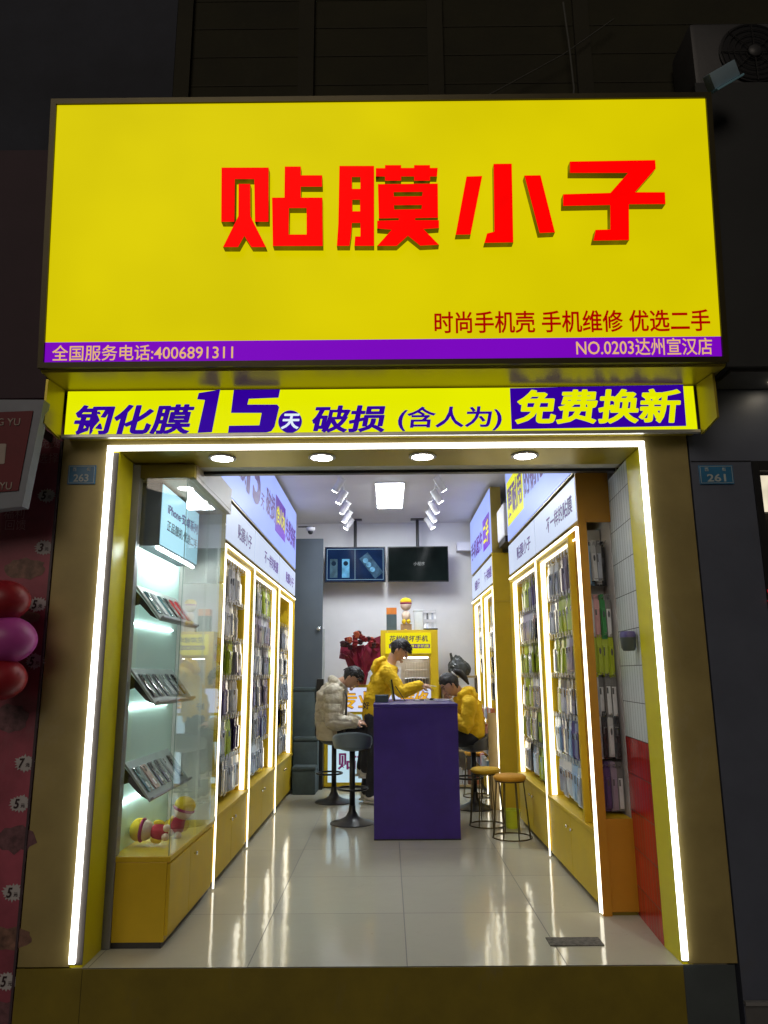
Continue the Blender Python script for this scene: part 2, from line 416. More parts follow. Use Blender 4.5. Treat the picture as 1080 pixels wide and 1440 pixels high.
MB().box(-1.466, 1.385, .0, .34, 2.563, 2.597).build('soffit', gold_sheet, front)
MB().box(-1.466, 1.385, .341, .44, 2.566, 2.62).build('soffit', mat('pale_soffit', (.55, .54, .50), .5), front)
MB().box(-1.13, 1.385, .441, .484, 2.548, 2.62).build('door_track', dark_metal, front)
# downlights in the soffit
dl_m = emit('downlight', (1, .97, .9), 56, 0)
for k, x in enumerate((-.93, -.365, .205, .785)):
    w_ = ('leftmost', 'second from left', 'second from right', 'rightmost')[k]
    d = empty('downlight', (x, .14, 2.562), f'{w_} round white downlight in the gold soffit above the entrance', 'downlight', 'downlights over the entrance')
    MB().lathe([(.075, 0), (.078, -.006), (.062, -.009), (.057, -.002)], (x, .14, 2.5625), seg=32).build('trim_ring', white_paint, d, True, 40)
    MB().lathe([(.0001, -.004), (.056, -.004), (.056, -.001), (.0001, -.001)], (x, .14, 2.5625), seg=32).build('lamp_disc', dl_m, d)

# tiled return wall on the right behind the jamb
tw = empty('tiled_wall', (1.40, .48, 0), 'narrow return wall of white tiles over red tiles', 'wall')
MB().prism([(1.387, .2385, .985), (1.424, .745, .985), (1.47, .745, .985), (1.47, .2385, .985)], (0, 0, 1.575)).build('white_tiling', tile_white, tw)
MB().prism([(1.386, .2385, .0), (1.423, .745, .0), (1.47, .745, .0), (1.47, .2385, .0)], (0, 0, .984)).build('red_tiling', tile_red, tw)
dv = empty('wall_holder', (1.36, .31, 1.47), 'small grey cup with violet lid fixed on the white tiles', 'holder')
MB().lathe([(.0001, 0), (.030, .002), (.040, .02), (.043, .07), (.043, .075)], (1.343, .31, 1.472), seg=24).build('cup', mat('grey_cup', (.07, .085, .08), .5), dv, True, 40)
MB().lathe([(.043, .076), (.044, .09), (.038, .108), (.0001, .112)], (1.343, .31, 1.472), seg=24).build('lid', mat('violet_lid', (.10, .08, .25), .4), dv, True, 40)

# ------------------------------------------------------------------ main sign
SP0 = Vector((0, -.372, 2.922)); SV = Vector((0, -.503+.372, 4.337-2.922)); SH = SV.length; SV.normalize()
SU = Vector((1, 0, 0)); SN = SU.cross(SV)                       # faces the street, leaning a little forward
def spt(px, py, off=0.0):
    p = at(px, py, SP0+SN*off, SN); return (p.x, (p-SP0).dot(SV))
def s3(x, v, off=0.0): return SP0 + SU*x + SV*v + SN*off
sign = empty('shop_sign', (0, -.1, 2.88), 'large lit yellow shop sign with red raised characters', 'sign')
sx0, sx1 = -1.742, 1.712
def slab(x0, x1, v0, v1, off0, off1):
    return [s3(x, v, o) for o in (off0, off1) for x, v in ((x0, v0), (x1, v0), (x1, v1), (x0, v1))]
def add_slab(mb, x0, x1, v0, v1, o0, o1, m=0):
    p = slab(x0, x1, v0, v1, o0, o1); mb.prism(p[:4], SN*(o1-o0), m); return mb
strip_h = .108
add_slab(MB(), sx0, sx1, strip_h+.001, SH, -.012, 0).build('yellow_face', sign_yellow, sign)
add_slab(MB(), sx0, sx1, 0, strip_h, -.012, 0).build('purple_band', sign_purple, sign)
fr = MB()
fm = mat('sign_frame', (.05, .04, .012), .4, .5)
e_ = .030
add_slab(fr, sx0-e_, sx0-.001, -e_, SH+e_, -.02, .012); add_slab(fr, sx1+.001, sx1+e_, -e_, SH+e_, -.02, .012)
add_slab(fr, sx0-.001, sx1+.001, SH+.001, SH+e_, -.02, .012); add_slab(fr, sx0-.001, sx1+.001, -e_, -.001, -.02, .012)
fr.build('frame', fm, sign)
bx = MB()
b0, b1 = s3(sx0-.028, -.028, -.021), s3(sx0-.028, SH+.028, -.021)
prof = [(b0.y, b0.z), (b1.y, b1.z), (.19, b1.z), (.19, 2.884), (b0.y+.012, 2.884)]
bx.prism([(sx0-.028, y, z) for y, z in prof], (sx1-sx0+.056, 0, 0)).build('casing', gold_sheet, sign)
def crop(ox, oy, k, pts): return [spt(ox+x/k, oy+y/k, .055) for x, y in pts]
def glyph(loops): shape('raised_letter', loops, [letter_red, letter_side], lambda x, v: s3(x, v, .006), SN, .050, sign)
c1 = lambda p: crop(300, 215, 6.75, p); c2 = lambda p: crop(465, 220, 6.353, p); c3 = lambda p: crop(630, 215, 6.75, p); c4 = lambda p: crop(780, 215, 6.353, p)
glyph([c1([(78,140),(525,140),(523,655),(395,655),(388,250),(205,250),(200,655),(75,655)]),
       c1([(240,295),(350,295),(352,600),(500,895),(362,895),(295,790),(235,895),(92,895),(238,600)]),
       c1([(678,130),(830,130),(830,213),(1033,213),(1033,322),(830,322),(830,425),(1035,425),(1038,885),(565,885),(557,425),(675,425)]),
       c1([(718,525),(885,525),(885,775),(715,775)])])
glyph([c2([(78,85),(388,85),(388,800),(212,800),(218,715),(265,715),(265,595),(190,595),(185,680),(168,800),(55,800),(68,600)]),
       c2([(190,185),(265,185),(265,290),(190,290)]), c2([(193,388),(262,388),(262,490),(193,490)]),
       c2([(485,78),(630,78),(630,103),(745,103),(745,78),(888,78),(888,103),(957,103),(950,180),(888,180),(888,217),(745,217),(745,180),(630,180),(630,217),(485,217),(485,180),(403,180),(403,105),(485,105)]),
       c2([(422,248),(957,243),(960,548),(755,552),(755,570),(968,570),(968,640),(830,650),(968,790),(800,798),(690,710),(590,800),(415,800),(545,655),(415,645),(415,575),(608,570),(608,552),(430,555)]),
       c2([(562,320),(822,318),(815,355),(565,358)]), c2([(565,437),(815,435),(812,470),(568,475)])])
glyph([c3([(175,225),(325,220),(215,775),(72,778)]), c3([(432,105),(605,103),(620,850),(345,855),(370,765),(440,748)]), c3([(725,215),(878,213),(1015,755),(868,762)])])
glyph([c4([(135,78),(898,65),(903,140),(718,352),(985,352),(990,458),(663,460),(665,780),(345,785),(365,688),(497,685),(495,467),(75,475),(75,370),(497,358),(655,180),(135,180)])])
def sign_text(body, m, xa, ya, xb, yb, bold, name='lettering'):
    a, b = spt(xa, yb), spt(xb, ya); a2, b2 = spt(xa, ya), spt(xb, yb)
    x0, x1 = (a[0]+a2[0])/2, (b[0]+b2[0])/2; v0, v1 = (a[1]+b2[1])/2, (b[1]+a2[1])/2
    writing(name, body, m, s3(x0, v0), SU, SV, x1-x0, v1-v0, sign, .004, bold)
sign_text('时尚手机壳 手机维修 优选二手', text_red, 611, 437, 998, 468, .016)
sign_text('全国服务电话:4006891311', text_gold, 74, 485, 328, 507, .004)
sign_text('NO.0203达州宣汉店', text_gold, 810, 476, 1001, 500, .004)

# ------------------------------------------------------------------ second light box under the sign
YF = -.10
sb = empty('light_box_banner', (0, -.05, 2.62), 'lime yellow light box strip with indigo offer text under the main sign', 'sign')
pA = aty(93, 548, YF); pB = aty(975, 541, YF); pC = aty(980, 604, YF)
bx0, bx1, bz0, bz1 = -1.732, 1.670, 2.628, 2.874
box('lit_face', sign_lime, bx0, bx1, YF, YF+.012, bz0, bz1, sb, bev=0)
box('casing', gold_sheet, bx0-.01, bx1+.01, YF+.013, -.001, bz0-.004, bz1+.004, sb)
box('bottom_rail', mat('pale_rail', (.5, .5, .46), .3, .5), bx0-.012, bx1+.012, YF-.012, YF+.012, bz0-.022, bz0-.003, sb)
for s_, x in ((-1, bx0-.016), (1, bx1+.016)):
    wing = MB()
    pts = [(x, YF-.004, bz0-.03), (x, YF-.004, bz1+.006), (x+s_*.02, -.26, bz1+.006), (x+s_*.02, -.26, bz0+.01)]
    wing.prism(pts, (s_*.012, 0, 0)).build('side_wing', gold_sheet, sb)
yp = lambda px, py: (lambda p: (p.x, p.z))(aty(px, py, YF-.006))
y3 = lambda x, z: (x, YF-.006, z)
def banner_text(body, m, xa, ya, xb, yb, bold, shear, dy=0):
    a, b = aty(xa, (ya+yb)/2, YF), aty(xb, (ya+yb)/2, YF); t, q = aty((xa+xb)/2, ya, YF), aty((xa+xb)/2, yb, YF)
    writing('lettering', body, m, (a.x, YF, q.z), (1, 0, 0), (0, 0, 1), b.x-a.x, t.z-q.z, sb, .004+dy, bold, shear)
cb = lambda p: [yp(90+x/3.086, 535+y/3.086) for x, y in p]
ny = Vector((0, -1, 0))
banner_text('钢化膜', sign_ink, 106, 570, 272, 611, .030, .16)
shape('lettering', [cb([(585,55),(678,40),(642,225),(580,228),(612,85),(578,82)])], [sign_ink, sign_ink], y3, ny, .002, sb)
shape('lettering', [cb([(737,42),(938,40),(931,75),(802,80),(796,105),(925,105),(934,116),(914,200),(900,220),(880,226),(712,228),(716,197),(848,195),(858,141),(725,141)])], [sign_ink, sign_ink], y3, ny, .002, sb)
cc = yp(408, 593)
shape('lettering', [[(cc[0]+.064*math.cos(t*math.pi/18), cc[1]+.064*math.sin(t*math.pi/18)) for t in range(36)]], [sign_ink, sign_ink], y3, ny, .002, sb)
banner_text('天', emit('text_pale', (.75, .85, .95), 1, 0), 396, 583, 421, 604, .03, .16, .006)
banner_text('破损', sign_ink, 440, 571, 541, 608, .030, .16)
banner_text('(含人为)', sign_ink, 560, 572, 705, 606, .020, .1)
shape('text_block', [[yp(717, 546), yp(960.5, 541), yp(965, 599), yp(719.5, 603.6)]], [sign_ink, sign_ink], y3, ny, .001, sb)
banner_text('免费换新', sign_lime, 724, 549, 957, 596, .030, .16, .006)

# ------------------------------------------------------------------ dark building front above, neighbours
dark_wall = mat('dark_render', (.017, .0155, .004), .9, 0, .45, 1.2, .3, 25, dirt=.6, dirt_col=(.026, .023, .010))
bw = empty('upper_building_front', (0, .3, 2.6), 'unlit upper facade with shallow vertical piers above the sign', 'building')
MB().box(-14, 14, .20, .6, 2.66, 14).build('wall', dark_wall, bw)
MB().box(-14, -1.36, .188, .1995, 4.30, 14).build('cladding_panel', mat('blue_grey_render', (.024, .028, .042), .85, 0, .3, 1.5, .2, 25), bw)
pier_m = mat('dark_pier', (.020, .018, .008), .9, 0, .25, 2, .2, 30)
for x in (-3.55, -1.30, -.50, .34, 1.30, 3.2):
    MB().box(x-.05, x+.05, .165, .187, 4.0, 12).build('pier', pier_m, bw)
for z in [4.2+.22*k for k in range(14)]:
    MB().box(-1.35, 14, .1965, .1995, z, z+.010).build('slat', pier_m, bw)
tag(MB().tube([(.35, .13, 4.75), (.75, .125, 4.98), (1.15, .12, 5.22), (1.5, .13, 5.5)], .004).build('wall_cable', mat('grey_cable', (.06, .06, .05), .7)), 'thin grey cable strung slantwise across the dark facade', 'cable')

tag(MB().tube([(1.17, .10, 5.6), (1.19, .10, 5.25), (1.20, .10, 4.95), (1.17, .10, 4.65), (1.12, .12, 4.40)], .007).build('hanging_cable', mat('grey_cable', (.06, .06, .05), .7)), 'thicker dark cable hanging down the facade near the air conditioner', 'cable')
ac = empty('outdoor_unit', (2.15, -.05, 4.72), 'outdoor air conditioner unit with round fan on the dark facade', 'air conditioner')
acm = mat('ac_casing', (.040, .040, .042), .5, 0, .15, 5, .05)
MB().box(1.85, 2.60, -.14, .16, 4.73, 5.19, 0, .03).build('casing', acm, ac, True, 35)
MB().lathe([(.205, 0), (.205, -.012), (.19, -.014), (.0001, -.004)], (2.21, -.142, 4.96), axis='y', seg=40).build('fan_opening', black_plastic, ac, True, 40)
g = MB()
for r_ in (.05, .085, .12, .155, .19): g.tube([(2.21+r_*math.cos(k*math.pi/18), -.162, 4.96+r_*math.sin(k*math.pi/18)) for k in range(36)], .0025, closed=True, seg=5)
for k in range(8): g.tube([(2.21+.04*math.cos(k*math.pi/4), -.164, 4.96+.04*math.sin(k*math.pi/4)), (2.21+.20*math.cos(k*math.pi/4), -.162, 4.96+.20*math.sin(k*math.pi/4))], .003, seg=5)
g.build('grille', mat('dark_grille', (.011, .011, .011), .8), ac)
MB().lathe([(.0001, -.012), (.038, -.010), (.042, 0)], (2.21, -.163, 4.96), axis='y').build('hub', acm, ac, True)
MB().box(1.9, 1.94, -.12, .199, 4.69, 4.729).box(2.5, 2.54, -.12, .199, 4.69, 4.729).build('bracket', dark_metal, ac)
fl = empty('floodlight', (1.80, -.46, 4.40), 'small pale blue metal lamp housing poking above the right corner of the sign', 'lamp')
mb = MB(); mb.T = Matrix.Translation((1.815, -.50, 4.475)) @ Matrix.Rotation(R(-32), 4, 'Y') @ Matrix.Rotation(R(25), 4, 'X')
mb.box(-.085, .085, -.03, .03, -.04, .045, 0, .006).build('housing', mat('pale_blue_metal', (.30, .42, .50), .35, .2), fl, True, 40)
mb = MB(); mb.T = Matrix.Translation((1.815, -.50, 4.475)) @ Matrix.Rotation(R(-32), 4, 'Y') @ Matrix.Rotation(R(25), 4, 'X')
mb.box(-.09, .09, -.05, .032, -.052, -.041, 0, .002).build('visor', mat('blue_visor', (.25, .50, .62), .3), fl)
MB().tube([(1.80, -.48, 4.44), (1.74, -.44, 4.40), (1.70, -.40, 4.365)], .009).build('arm', dark_metal, fl)

# left neighbour
ln = empty('poster_wall', (-2.2, 0, 0), 'dark red wall panel printed with menu prices left of the bronze pillar', 'poster wall')
maroon = mat('maroon_print', (.27, .050, .080), .4, 0, .45, 3, .03, 60, dirt=.5, dirt_col=(.24, .13, .15))
MB().box(-4.2, -1.785, .0, .2, -.30, 2.78).build('panel', maroon, ln)
MB().box(-1.792, -1.781, -.008, .15, -.30, 2.62).build('edge_trim', mat('dark_trim', (.05, .03, .04), .4), ln)
burst_m = mat('price_badge', (.42, .40, .40), .6); price_ink = mat('price_ink', (.03, .012, .016), .6)
food_m = [mat('print_brown', (.17, .085, .06), .5, 0, .6, 24), mat('print_dark', (.13, .055, .065), .5, 0, .6, 22), mat('print_tan', (.20, .13, .09), .5, 0, .5, 14)]
for px, py, dgt in ((66, 697, '5'), (62, 770, '3'), (53, 850, '5'), (49, 930, '5'), (35, 1073, '7'), (28, 1130, '5'), (18, 1255, '5'), (10, 1380, '5')):
    c = aty(px, py, 0); n_ = 18; lp = []
    for k in range(2*n_):
        rr = (.046 if k % 2 else .036)*(1+.12*random.uniform(-1, 1)); a_ = math.pi*k/n_
        lp.append((c.x+rr*1.15*math.cos(a_), c.z+rr*.9*math.sin(a_)))
    b_ = shape('price_badge', [lp], [burst_m, burst_m], lambda x, z: (x, -.001, z), ny, .001, ln)
    writing('price_digit', dgt, price_ink, (c.x-.028, -.002, c.z-.022), (1, 0, 0), (0, 0, 1), .026, .044, b_, .002, .03, .2, 0)
    writing('price_digit', '元', price_ink, (c.x+.006, -.002, c.z-.018), (1, 0, 0), (0, 0, 1), .020, .018, b_, .002, .02, 0, 0)
for px, py, a_, b_, k in ((35, 800, .11, .055, 0), (43, 868, .05, .030, 2), (15, 1010, .09, .07, 1), (22, 1180, .10, .06, 1), (10, 1320, .12, .05, 0), (25, 690, .05, .03, 0), (8, 1425, .1, .05, 1)):
    c = aty(px, py, 0)
    lp = [(c.x + a_*(1+.25*noise.noise(Vector((px, py, q*.7))))*math.cos(q*math.pi/10), c.z + b_*(1+.3*noise.noise(Vector((py, px, q*.9))))*math.sin(q*math.pi/10)) for q in range(20)]
    shape('food_picture', [lp], [food_m[k]]*2, lambda x, z: (x, -.0008, z), ny, .0006, ln)
outline = mat('outline_print', (.42, .24, .26), .6)
for px, py, tx in ((70, 623, '免费'), (68, 644, '选择'), (20, 722, '福利'), (22, 738, '回馈')):
    c = aty(px, py, 0); writing('printed_words', tx, outline, (c.x-.055, 0, c.z-.03), (1, 0, 0), (0, 0, 1), .11, .058, ln, .001, -.008, 0, 0)

rs = empty('hanging_sign', (-2.0, -.3, 2.1), 'red hanging shop sign in a pale frame at the left edge', 'sign')
def tilted(pts_px, y_top, y_bot, y0, y1):
    out = []
    for x, y in pts_px:
        k = (y-y_top)/(y_bot-y_top); out.append(aty(x, y, y0+(y1-y0)*k))
    return out
P4 = [aty(-60, 562, -.30), aty(62, 562, -.30), aty(31, 712, -.30), aty(-75, 724, -.30)]
MB().prism(P4, (0, .07, 0)).build('frame', mat('pale_frame', (.20, .22, .26), .55), rs)
P5 = [aty(-55, 582, -.302), aty(47, 578, -.302), aty(26, 690, -.302), aty(-65, 697, -.302)]
MB().prism(P5, (0, -.004, 0)).build('red_face', mat('red_face', (.12, .006, .012), .65, 0, .2, 3), rs)
cr_ = mat('cream_print', (.36, .30, .26), .6)
a_ = aty(-28, 594, -.306); b_ = aty(29, 590, -.306); writing('lettering', 'FENG YU', cr_, (a_.x, -.306, a_.z-.02), (1, 0, 0), (0, 0, 1), b_.x-a_.x, .040, rs, .002, .01, 0, .001)
a_ = aty(-38, 685, -.306); b_ = aty(17, 683, -.306); writing('lettering', 'FENG YU', cr_, (a_.x, -.306, a_.z-.016), (1, 0, 0), (0, 0, 1), b_.x-a_.x, .040, rs, .002, .01, 0, .001)
a_ = aty(-45, 652, -.306); b_ = aty(8, 618, -.306); writing('lettering', '山', cr_, (a_.x, -.306, a_.z), (1, 0, 0), (0, 0, 1), b_.x-a_.x, b_.z-a_.z, rs, .002, .04, 0, .001)
MB().box(-1.86, -1.84, -.27, -.001, 2.62, 2.66).build('bracket', dark_metal, rs)
tag(box('neighbour_fascia', mat('plum_fascia', (.040, .020, .030), .75, 0, .15, 2), -6, -1.80, -.22, .19, 2.79, 4.29), 'unlit plum coloured fascia of the shop on the left', 'fascia')
bal = {'deep red': mat('red_balloon', (.26, .010, .018), .42, 0, .12, 4), 'pink': mat('pink_balloon', (.42, .055, .30), .42, 0, .12, 4)}
for px, py, r_, cn, lab in ((4, 845, .112, 'deep red', 'deep red balloon above the pink balloon at the left edge'), (8, 900, .125, 'pink', 'pink balloon between the two red balloons at the left edge'), (-2, 955, .112, 'deep red', 'deep red balloon below the pink balloon at the left edge')):
    c = aty(px, py, -.22)
    b_ = empty('balloon', (c.x, c.y, c.z-r_), lab, 'balloon', 'balloons at the left edge')
    MB().blob(c, (r_*1.18, r_, r_*.92), 0, 32, 20).build('skin', bal[cn], b_, True)
    MB().lathe([(.014, 0), (.006, .018), (.010, .03)], (c.x-r_*1.18-.01, c.y, c.z), axis='x', seg=10).build('knot', bal[cn], b_, True)

# right neighbour
rn = empty('neighbour_shop', (2.6, .05, -.3), 'dark grey clad front of the shop on the right', 'shop front')
greyw = mat('charcoal_cladding', (.085, .098, .135), .45, .1, .12, 2.5, .04, 80, rvar=.08, dirt=.4, dirt_col=(.09, .09, .09))
MB().box(1.656, 1.985, .0, .3, -.30, 3.0).build('cladding', greyw, rn)
MB().box(1.985, 6, .0, .3, 2.475, 3.0).build('cladding', greyw, rn)
MB().box(1.66, 1.985, -.003, -.001, 2.474, 2.479).build('panel_joint', dark_metal, rn)
MB().box(1.986, 2.022, -.012, .1, -.10, 2.474).box(2.023, 5, -.012, .1, 2.42, 2.474).build('door_frame', black_plastic, rn)
MB().box(2.023, 5, .05, .06, -.10, 2.419).build('door_glass', mat('dark_glazing', (.03, .028, .025), .08), rn)
MB().box(2.030, 2.5, .02, .035, 2.20, 2.40).build('lit_transom', emit('warm_transom', (.80, .70, .52), 1.0, .25, 9), rn)
c = aty(1078, 842, -.0)
writing('lettering', '福', emit('red_glow', (.9, .0, .01), 1.0, 0), (1.984, -.012, c.z-.06), (1, 0, 0), (0, 0, 1), .13, .13, rn, .004, .03)
MB().box(1.66, 6, -.004, .0, -.30, -.155).build('ledge', mat('ledge_grey', (.09, .09, .09), .6), rn)
MB().box(1.655, 6, -.03, -.0045, -.165, -.15).build('sill', mat('sill_grey', (.16, .16, .16), .6), rn)
cn = empty('neighbour_canopy', (3, -.2, 2.9), 'dark grey boxed canopy above the shop on the right', 'canopy')
MB().box(1.765, 6, -.30, .19, 2.90, 4.62).build('fascia', mat('dark_fascia', (.018, .020, .020), .5, 0, .2, 2), cn)
MB().box(1.80, 6, -.26, -.02, 2.885, 2.8995).build('underside', mat('canopy_soffit', (.10, .10, .10), .5), cn)
MB().lathe([(.0001, -.004), (.05, -.004), (.055, 0)], (2.12, -.14, 2.884), seg=24).build('lamp', emit('canopy_lamp', (1, .85, .6), 9, 0), cn)
plate_m = mat('blue_enamel', (.025, .15, .30), .35, 0, .15, 12); plate_ink = mat('plate_ink', (.40, .46, .46), .5)
for px0, px1, py0, py1, num, lab in ((95, 136, 654, 682, '263', 'blue enamel house number plate reading 263'), (984, 1029, 654, 682, '261', 'blue enamel house number plate reading 261')):
    a_ = aty(px0, py1, 0); b_ = aty(px1, py0, 0)
    t_ = empty('number_plate', (a_.x, 0, a_.z), lab, 'number plate', 'street number plates')
    z0, z1 = min(a_.z, b_.z)+.002, max(a_.z, b_.z)-.002
    box('plate', plate_m, a_.x, b_.x, -.008, -.001, z0, z1, t_, bev=.002)
    f_ = MB(); q = .006
    for bb in ((a_.x+q, b_.x-q, z0+q, z0+q+.002), (a_.x+q, b_.x-q, z1-q-.002, z1-q), (a_.x+q, a_.x+q+.002, z0+q+.0021, z1-q-.0021), (b_.x-q-.002, b_.x-q, z0+q+.0021, z1-q-.0021)): f_.box(bb[0], bb[1], -.0095, -.0082, bb[2], bb[3])
    f_.build('border_line', plate_ink, t_)
    W_ = b_.x-a_.x
    writing('lettering', num, plate_ink, (a_.x+W_*.22, -.008, z0+.014), (1, 0, 0), (0, 0, 1), W_*.54, .042, t_, .001, .02, 0, .001)
    writing('lettering', '西', plate_ink, (a_.x+W_*.17, -.008, z1-.034), (1, 0, 0), (0, 0, 1), .02, .02, t_, .001, .01, 0, .001)
    writing('lettering', '街', plate_ink, (a_.x+W_*.68, -.008, z1-.034), (1, 0, 0), (0, 0, 1), .02, .02, t_, .001, .01, 0, .001)

# ------------------------------------------------------------------ wall bays of the shop
XF_L, XF_R = -1.146, 1.212
rail_m = mat('hook_steel', (.55, .55, .55), .3, .9, .1, 8)
def lit_panel(name, body_m, face_x, sg, y0, y1, z0, z1, depth, parent, **t):
    """flat light box on a side wall: its lit face looks into the shop (sg = +1 looks to +X)"""
    o = MB().box(face_x-sg*depth, face_x-sg*.006, y0, y1, z0, z1, 0, .002).build(name, frame_gold, parent, **t)
    f_ = MB().box(face_x-sg*.0055, face_x, y0+.008, y1-.008, z0+.008, z1-.008).build('lit_face', body_m, o if parent is not None else o)
    return o
def side_text(body, m, face_x, sg, y0, y1, z0, z1, parent, bold=.012, shear=0, lift=.002, name='lettering'):
    """text on a face looking to sg*X, read from inside the shop, filling y0..y1, z0..z1"""
    if sg > 0: writing(name, body, m, (face_x, y0, z0), (0, 1, 0), (0, 0, 1), y1-y0, z1-z0, parent, lift, bold, shear, .001)
    else: writing(name, body, m, (face_x, y1, z0), (0, -1, 0), (0, 0, 1), y1-y0, z1-z0, parent, lift, bold, shear, .001)
HOOKS = []     # (point where a hook leaves the back panel, direction, bay words, row, column)
def bay(face_x, sg, y0, y1, depth, lab, panel_text, rows, back_m, group, knob=True, inner_y0=None, ledge_z=.45, top_z=2.28):
    bx_ = face_x-sg*depth
    b = empty('display_bay', (face_x-sg*depth/2, (y0+y1)/2, 0), lab, 'display cabinet', group)
    iy0 = inner_y0 if inner_y0 else y0+.035
    X = lambda d: face_x-sg*d                      # d metres behind the front face
    MB().box(X(.02), bx_, y0+.001, y1-.001, .03, ledge_z-.03, 0, .002).build('base', cab_yellow, b)
    MB().box(X(.05), bx_, y0+.001, y1-.001, .0, .029).build('toe_kick', dark_bronze, b)
    n = 2
    for k in range(n):
        ya, yb = y0+.03+(y1-y0-.06)*k/n, y0+.03+(y1-y0-.06)*(k+1)/n
        d_ = MB().box(X(.002), X(.0195), ya+.003, yb-.003, .045, ledge_z-.035, 0, .002).build('door', cab_yellow, b)
        if knob: MB().lathe([(.0001, sg*.022), (.010, sg*.020), (.011, sg*.012), (.005, sg*.004), (.005, 0)], (X(.002), (yb-.06) if k == 0 else (ya+.06), ledge_z-.11), axis='x', seg=12).build('knob', chrome, d_, True)
    MB().box(X(-.006), bx_, y0+.001, y1-.001, ledge_z-.029, ledge_z, 0, .004).build('ledge', cab_yellow, b)
    ys = inner_y0-.03 if inner_y0 else y0
    MB().box(X(.0), bx_, ys, ys+.03, ledge_z+.001, top_z, 0, .002).build('side_panel', cab_yellow, b)
    MB().box(X(.0), bx_, y1-.03, y1, ledge_z+.001, top_z, 0, .002).build('side_panel', cab_yellow, b)
    MB().box(bx_+sg*.012, bx_, ys+.031, y1-.031, ledge_z+.001, top_z-.001).build('back_panel', back_m, b)
    MB().box(X(.0), bx_, ys+.031, y1-.031, top_z-.055, top_z, 0, .002).build('top_panel', cab_yellow, b)
    # light lines: along the outer edge to the floor, and inside the opening
    MB().box(X(-.011), X(-.001), y0+.004, y0+.017, .012, top_z-.012, 0, .002).build('led_strip', led_warm, b)
    MB().box(X(-.011), X(-.001), y0+.018, y1-.018, top_z-.026, top_z-.012, 0, .002).build('led_strip', led_warm, b)
    MB().box(X(.062), X(.025), y1-.040, y1-.0305, ledge_z+.004, top_z-.06, 0, .002).build('led_strip', led_warm, b)
    MB().box(X(.055), X(.030), y0+.035, y1-.042, top_z-.065, top_z-.0555, 0, .002).build('led_strip', led_warm, b)
    # name panel
    p = lit_panel('name_panel', panel_white, face_x, sg, y0+.004, y1-.004, top_z+.02, 2.60, .06, b)
    L_ = y1-y0
    q0, q1 = (.36, .86) if len(panel_text) < 5 else (.34, .93)
    if sg > 0: side_text(panel_text, ink_violet, face_x, sg, y0+L_*q0, y0+L_*q1, 2.38, 2.50, p, .02)
    else: side_text(panel_text, ink_violet, face_x, sg, y1-L_*q1, y1-L_*q0, 2.38, 2.50, p, .02)
    # hook rails
    for r_, (z, ncol, flags) in enumerate(rows):
        g = MB(); xr = bx_+sg*.025
        g.box(xr-.005, xr+.005, iy0+.02, y1-.06, z-.009, z+.009)
        for c_ in range(ncol):
            y = iy0+.085+(y1-.045-iy0-.13)*(c_+.35)/max(1, ncol)
            g.tube([(xr, y, z), (face_x-sg*.055, y, z+.004), (face_x-sg*.045, y, z+.016)], .0028, seg=6)
            g.box(face_x-sg*.0455-.001, face_x-sg*.0455+.001, y-.024, y+.024, z+.008, z+.042)
            sight = y-.06*(y+3.9)/abs(face_x)
            if (flags is None or c_ in flags) and sight > y0+.0: HOOKS.append(((bx_+sg*.05, y, z), Vector((sg, 0, 0)), depth-.115, lab, r_, c_, len(rows)))
        g.build('hook_rail', rail_m, b)
    return b
ROWZ = [2.17, 1.885, 1.60, 1.315, 1.03, .745]
B_L = [(1.27, 2.44), (2.445, 3.92), (3.925, 5.30)]
names_L = ['left wall bay nearest the street', 'middle left wall bay', 'left wall bay farthest from the street']
labs_L = ['lit yellow phone case bay on the left wall nearest the street', 'lit yellow phone case bay in the middle of the left wall', 'sparsely filled lit yellow bay at the far end of the left wall']
BAYWORD = {}
grey_back = mat('grey_back', (.30, .31, .31), .5, 0, .08, 4)
for k, (y0, y1) in enumerate(B_L):
    rows = [(z, (10, 11, 8)[k], None if k < 2 else {4, 5, 6, 7}) for z in (ROWZ if k < 2 else ROWZ[1:])]
    BAYWORD[labs_L[k]] = names_L[k]
    bay(XF_L, 1, y0, y1, .32, labs_L[k], ('贴膜小子', '不一样的贴膜', '贴膜小子')[k], rows, back_white if k < 2 else grey_back, 'lit wall bays')
labs_R = ['lit yellow phone case bay on the right wall nearest the street', 'lit yellow phone case bay second from the street on the right wall', 'lit bay beside the yellow end panel farther along the right wall', 'lit bay farthest from the street on the right wall']
names_R = ['right wall bay nearest the street', 'second right wall bay', 'third right wall bay', 'farthest right wall bay']
for l_, n_ in zip(labs_R, names_R): BAYWORD[l_] = n_
bay(XF_R, -1, .735, 2.083, .205, labs_R[0], '不一样的贴膜', [(z, 10, None) for z in ROWZ], back_white, 'lit wall bays', inner_y0=1.03)
bay(XF_R, -1, 2.088, 3.43, .205, labs_R[1], '贴膜小子', [(z, 11, None) for z in ROWZ], back_white, 'lit wall bays')
bay(1.13, -1, 4.03, 5.0, .285, labs_R[2], '不一样的贴膜', [(z, 6, None) for z in ROWZ[:4]], back_white, 'lit wall bays')
bay(1.13, -1, 5.005, 6.0, .285, labs_R[3], '贴膜小子', [(z, 6, None) for z in ROWZ[:3]], back_white, 'lit wall bays')
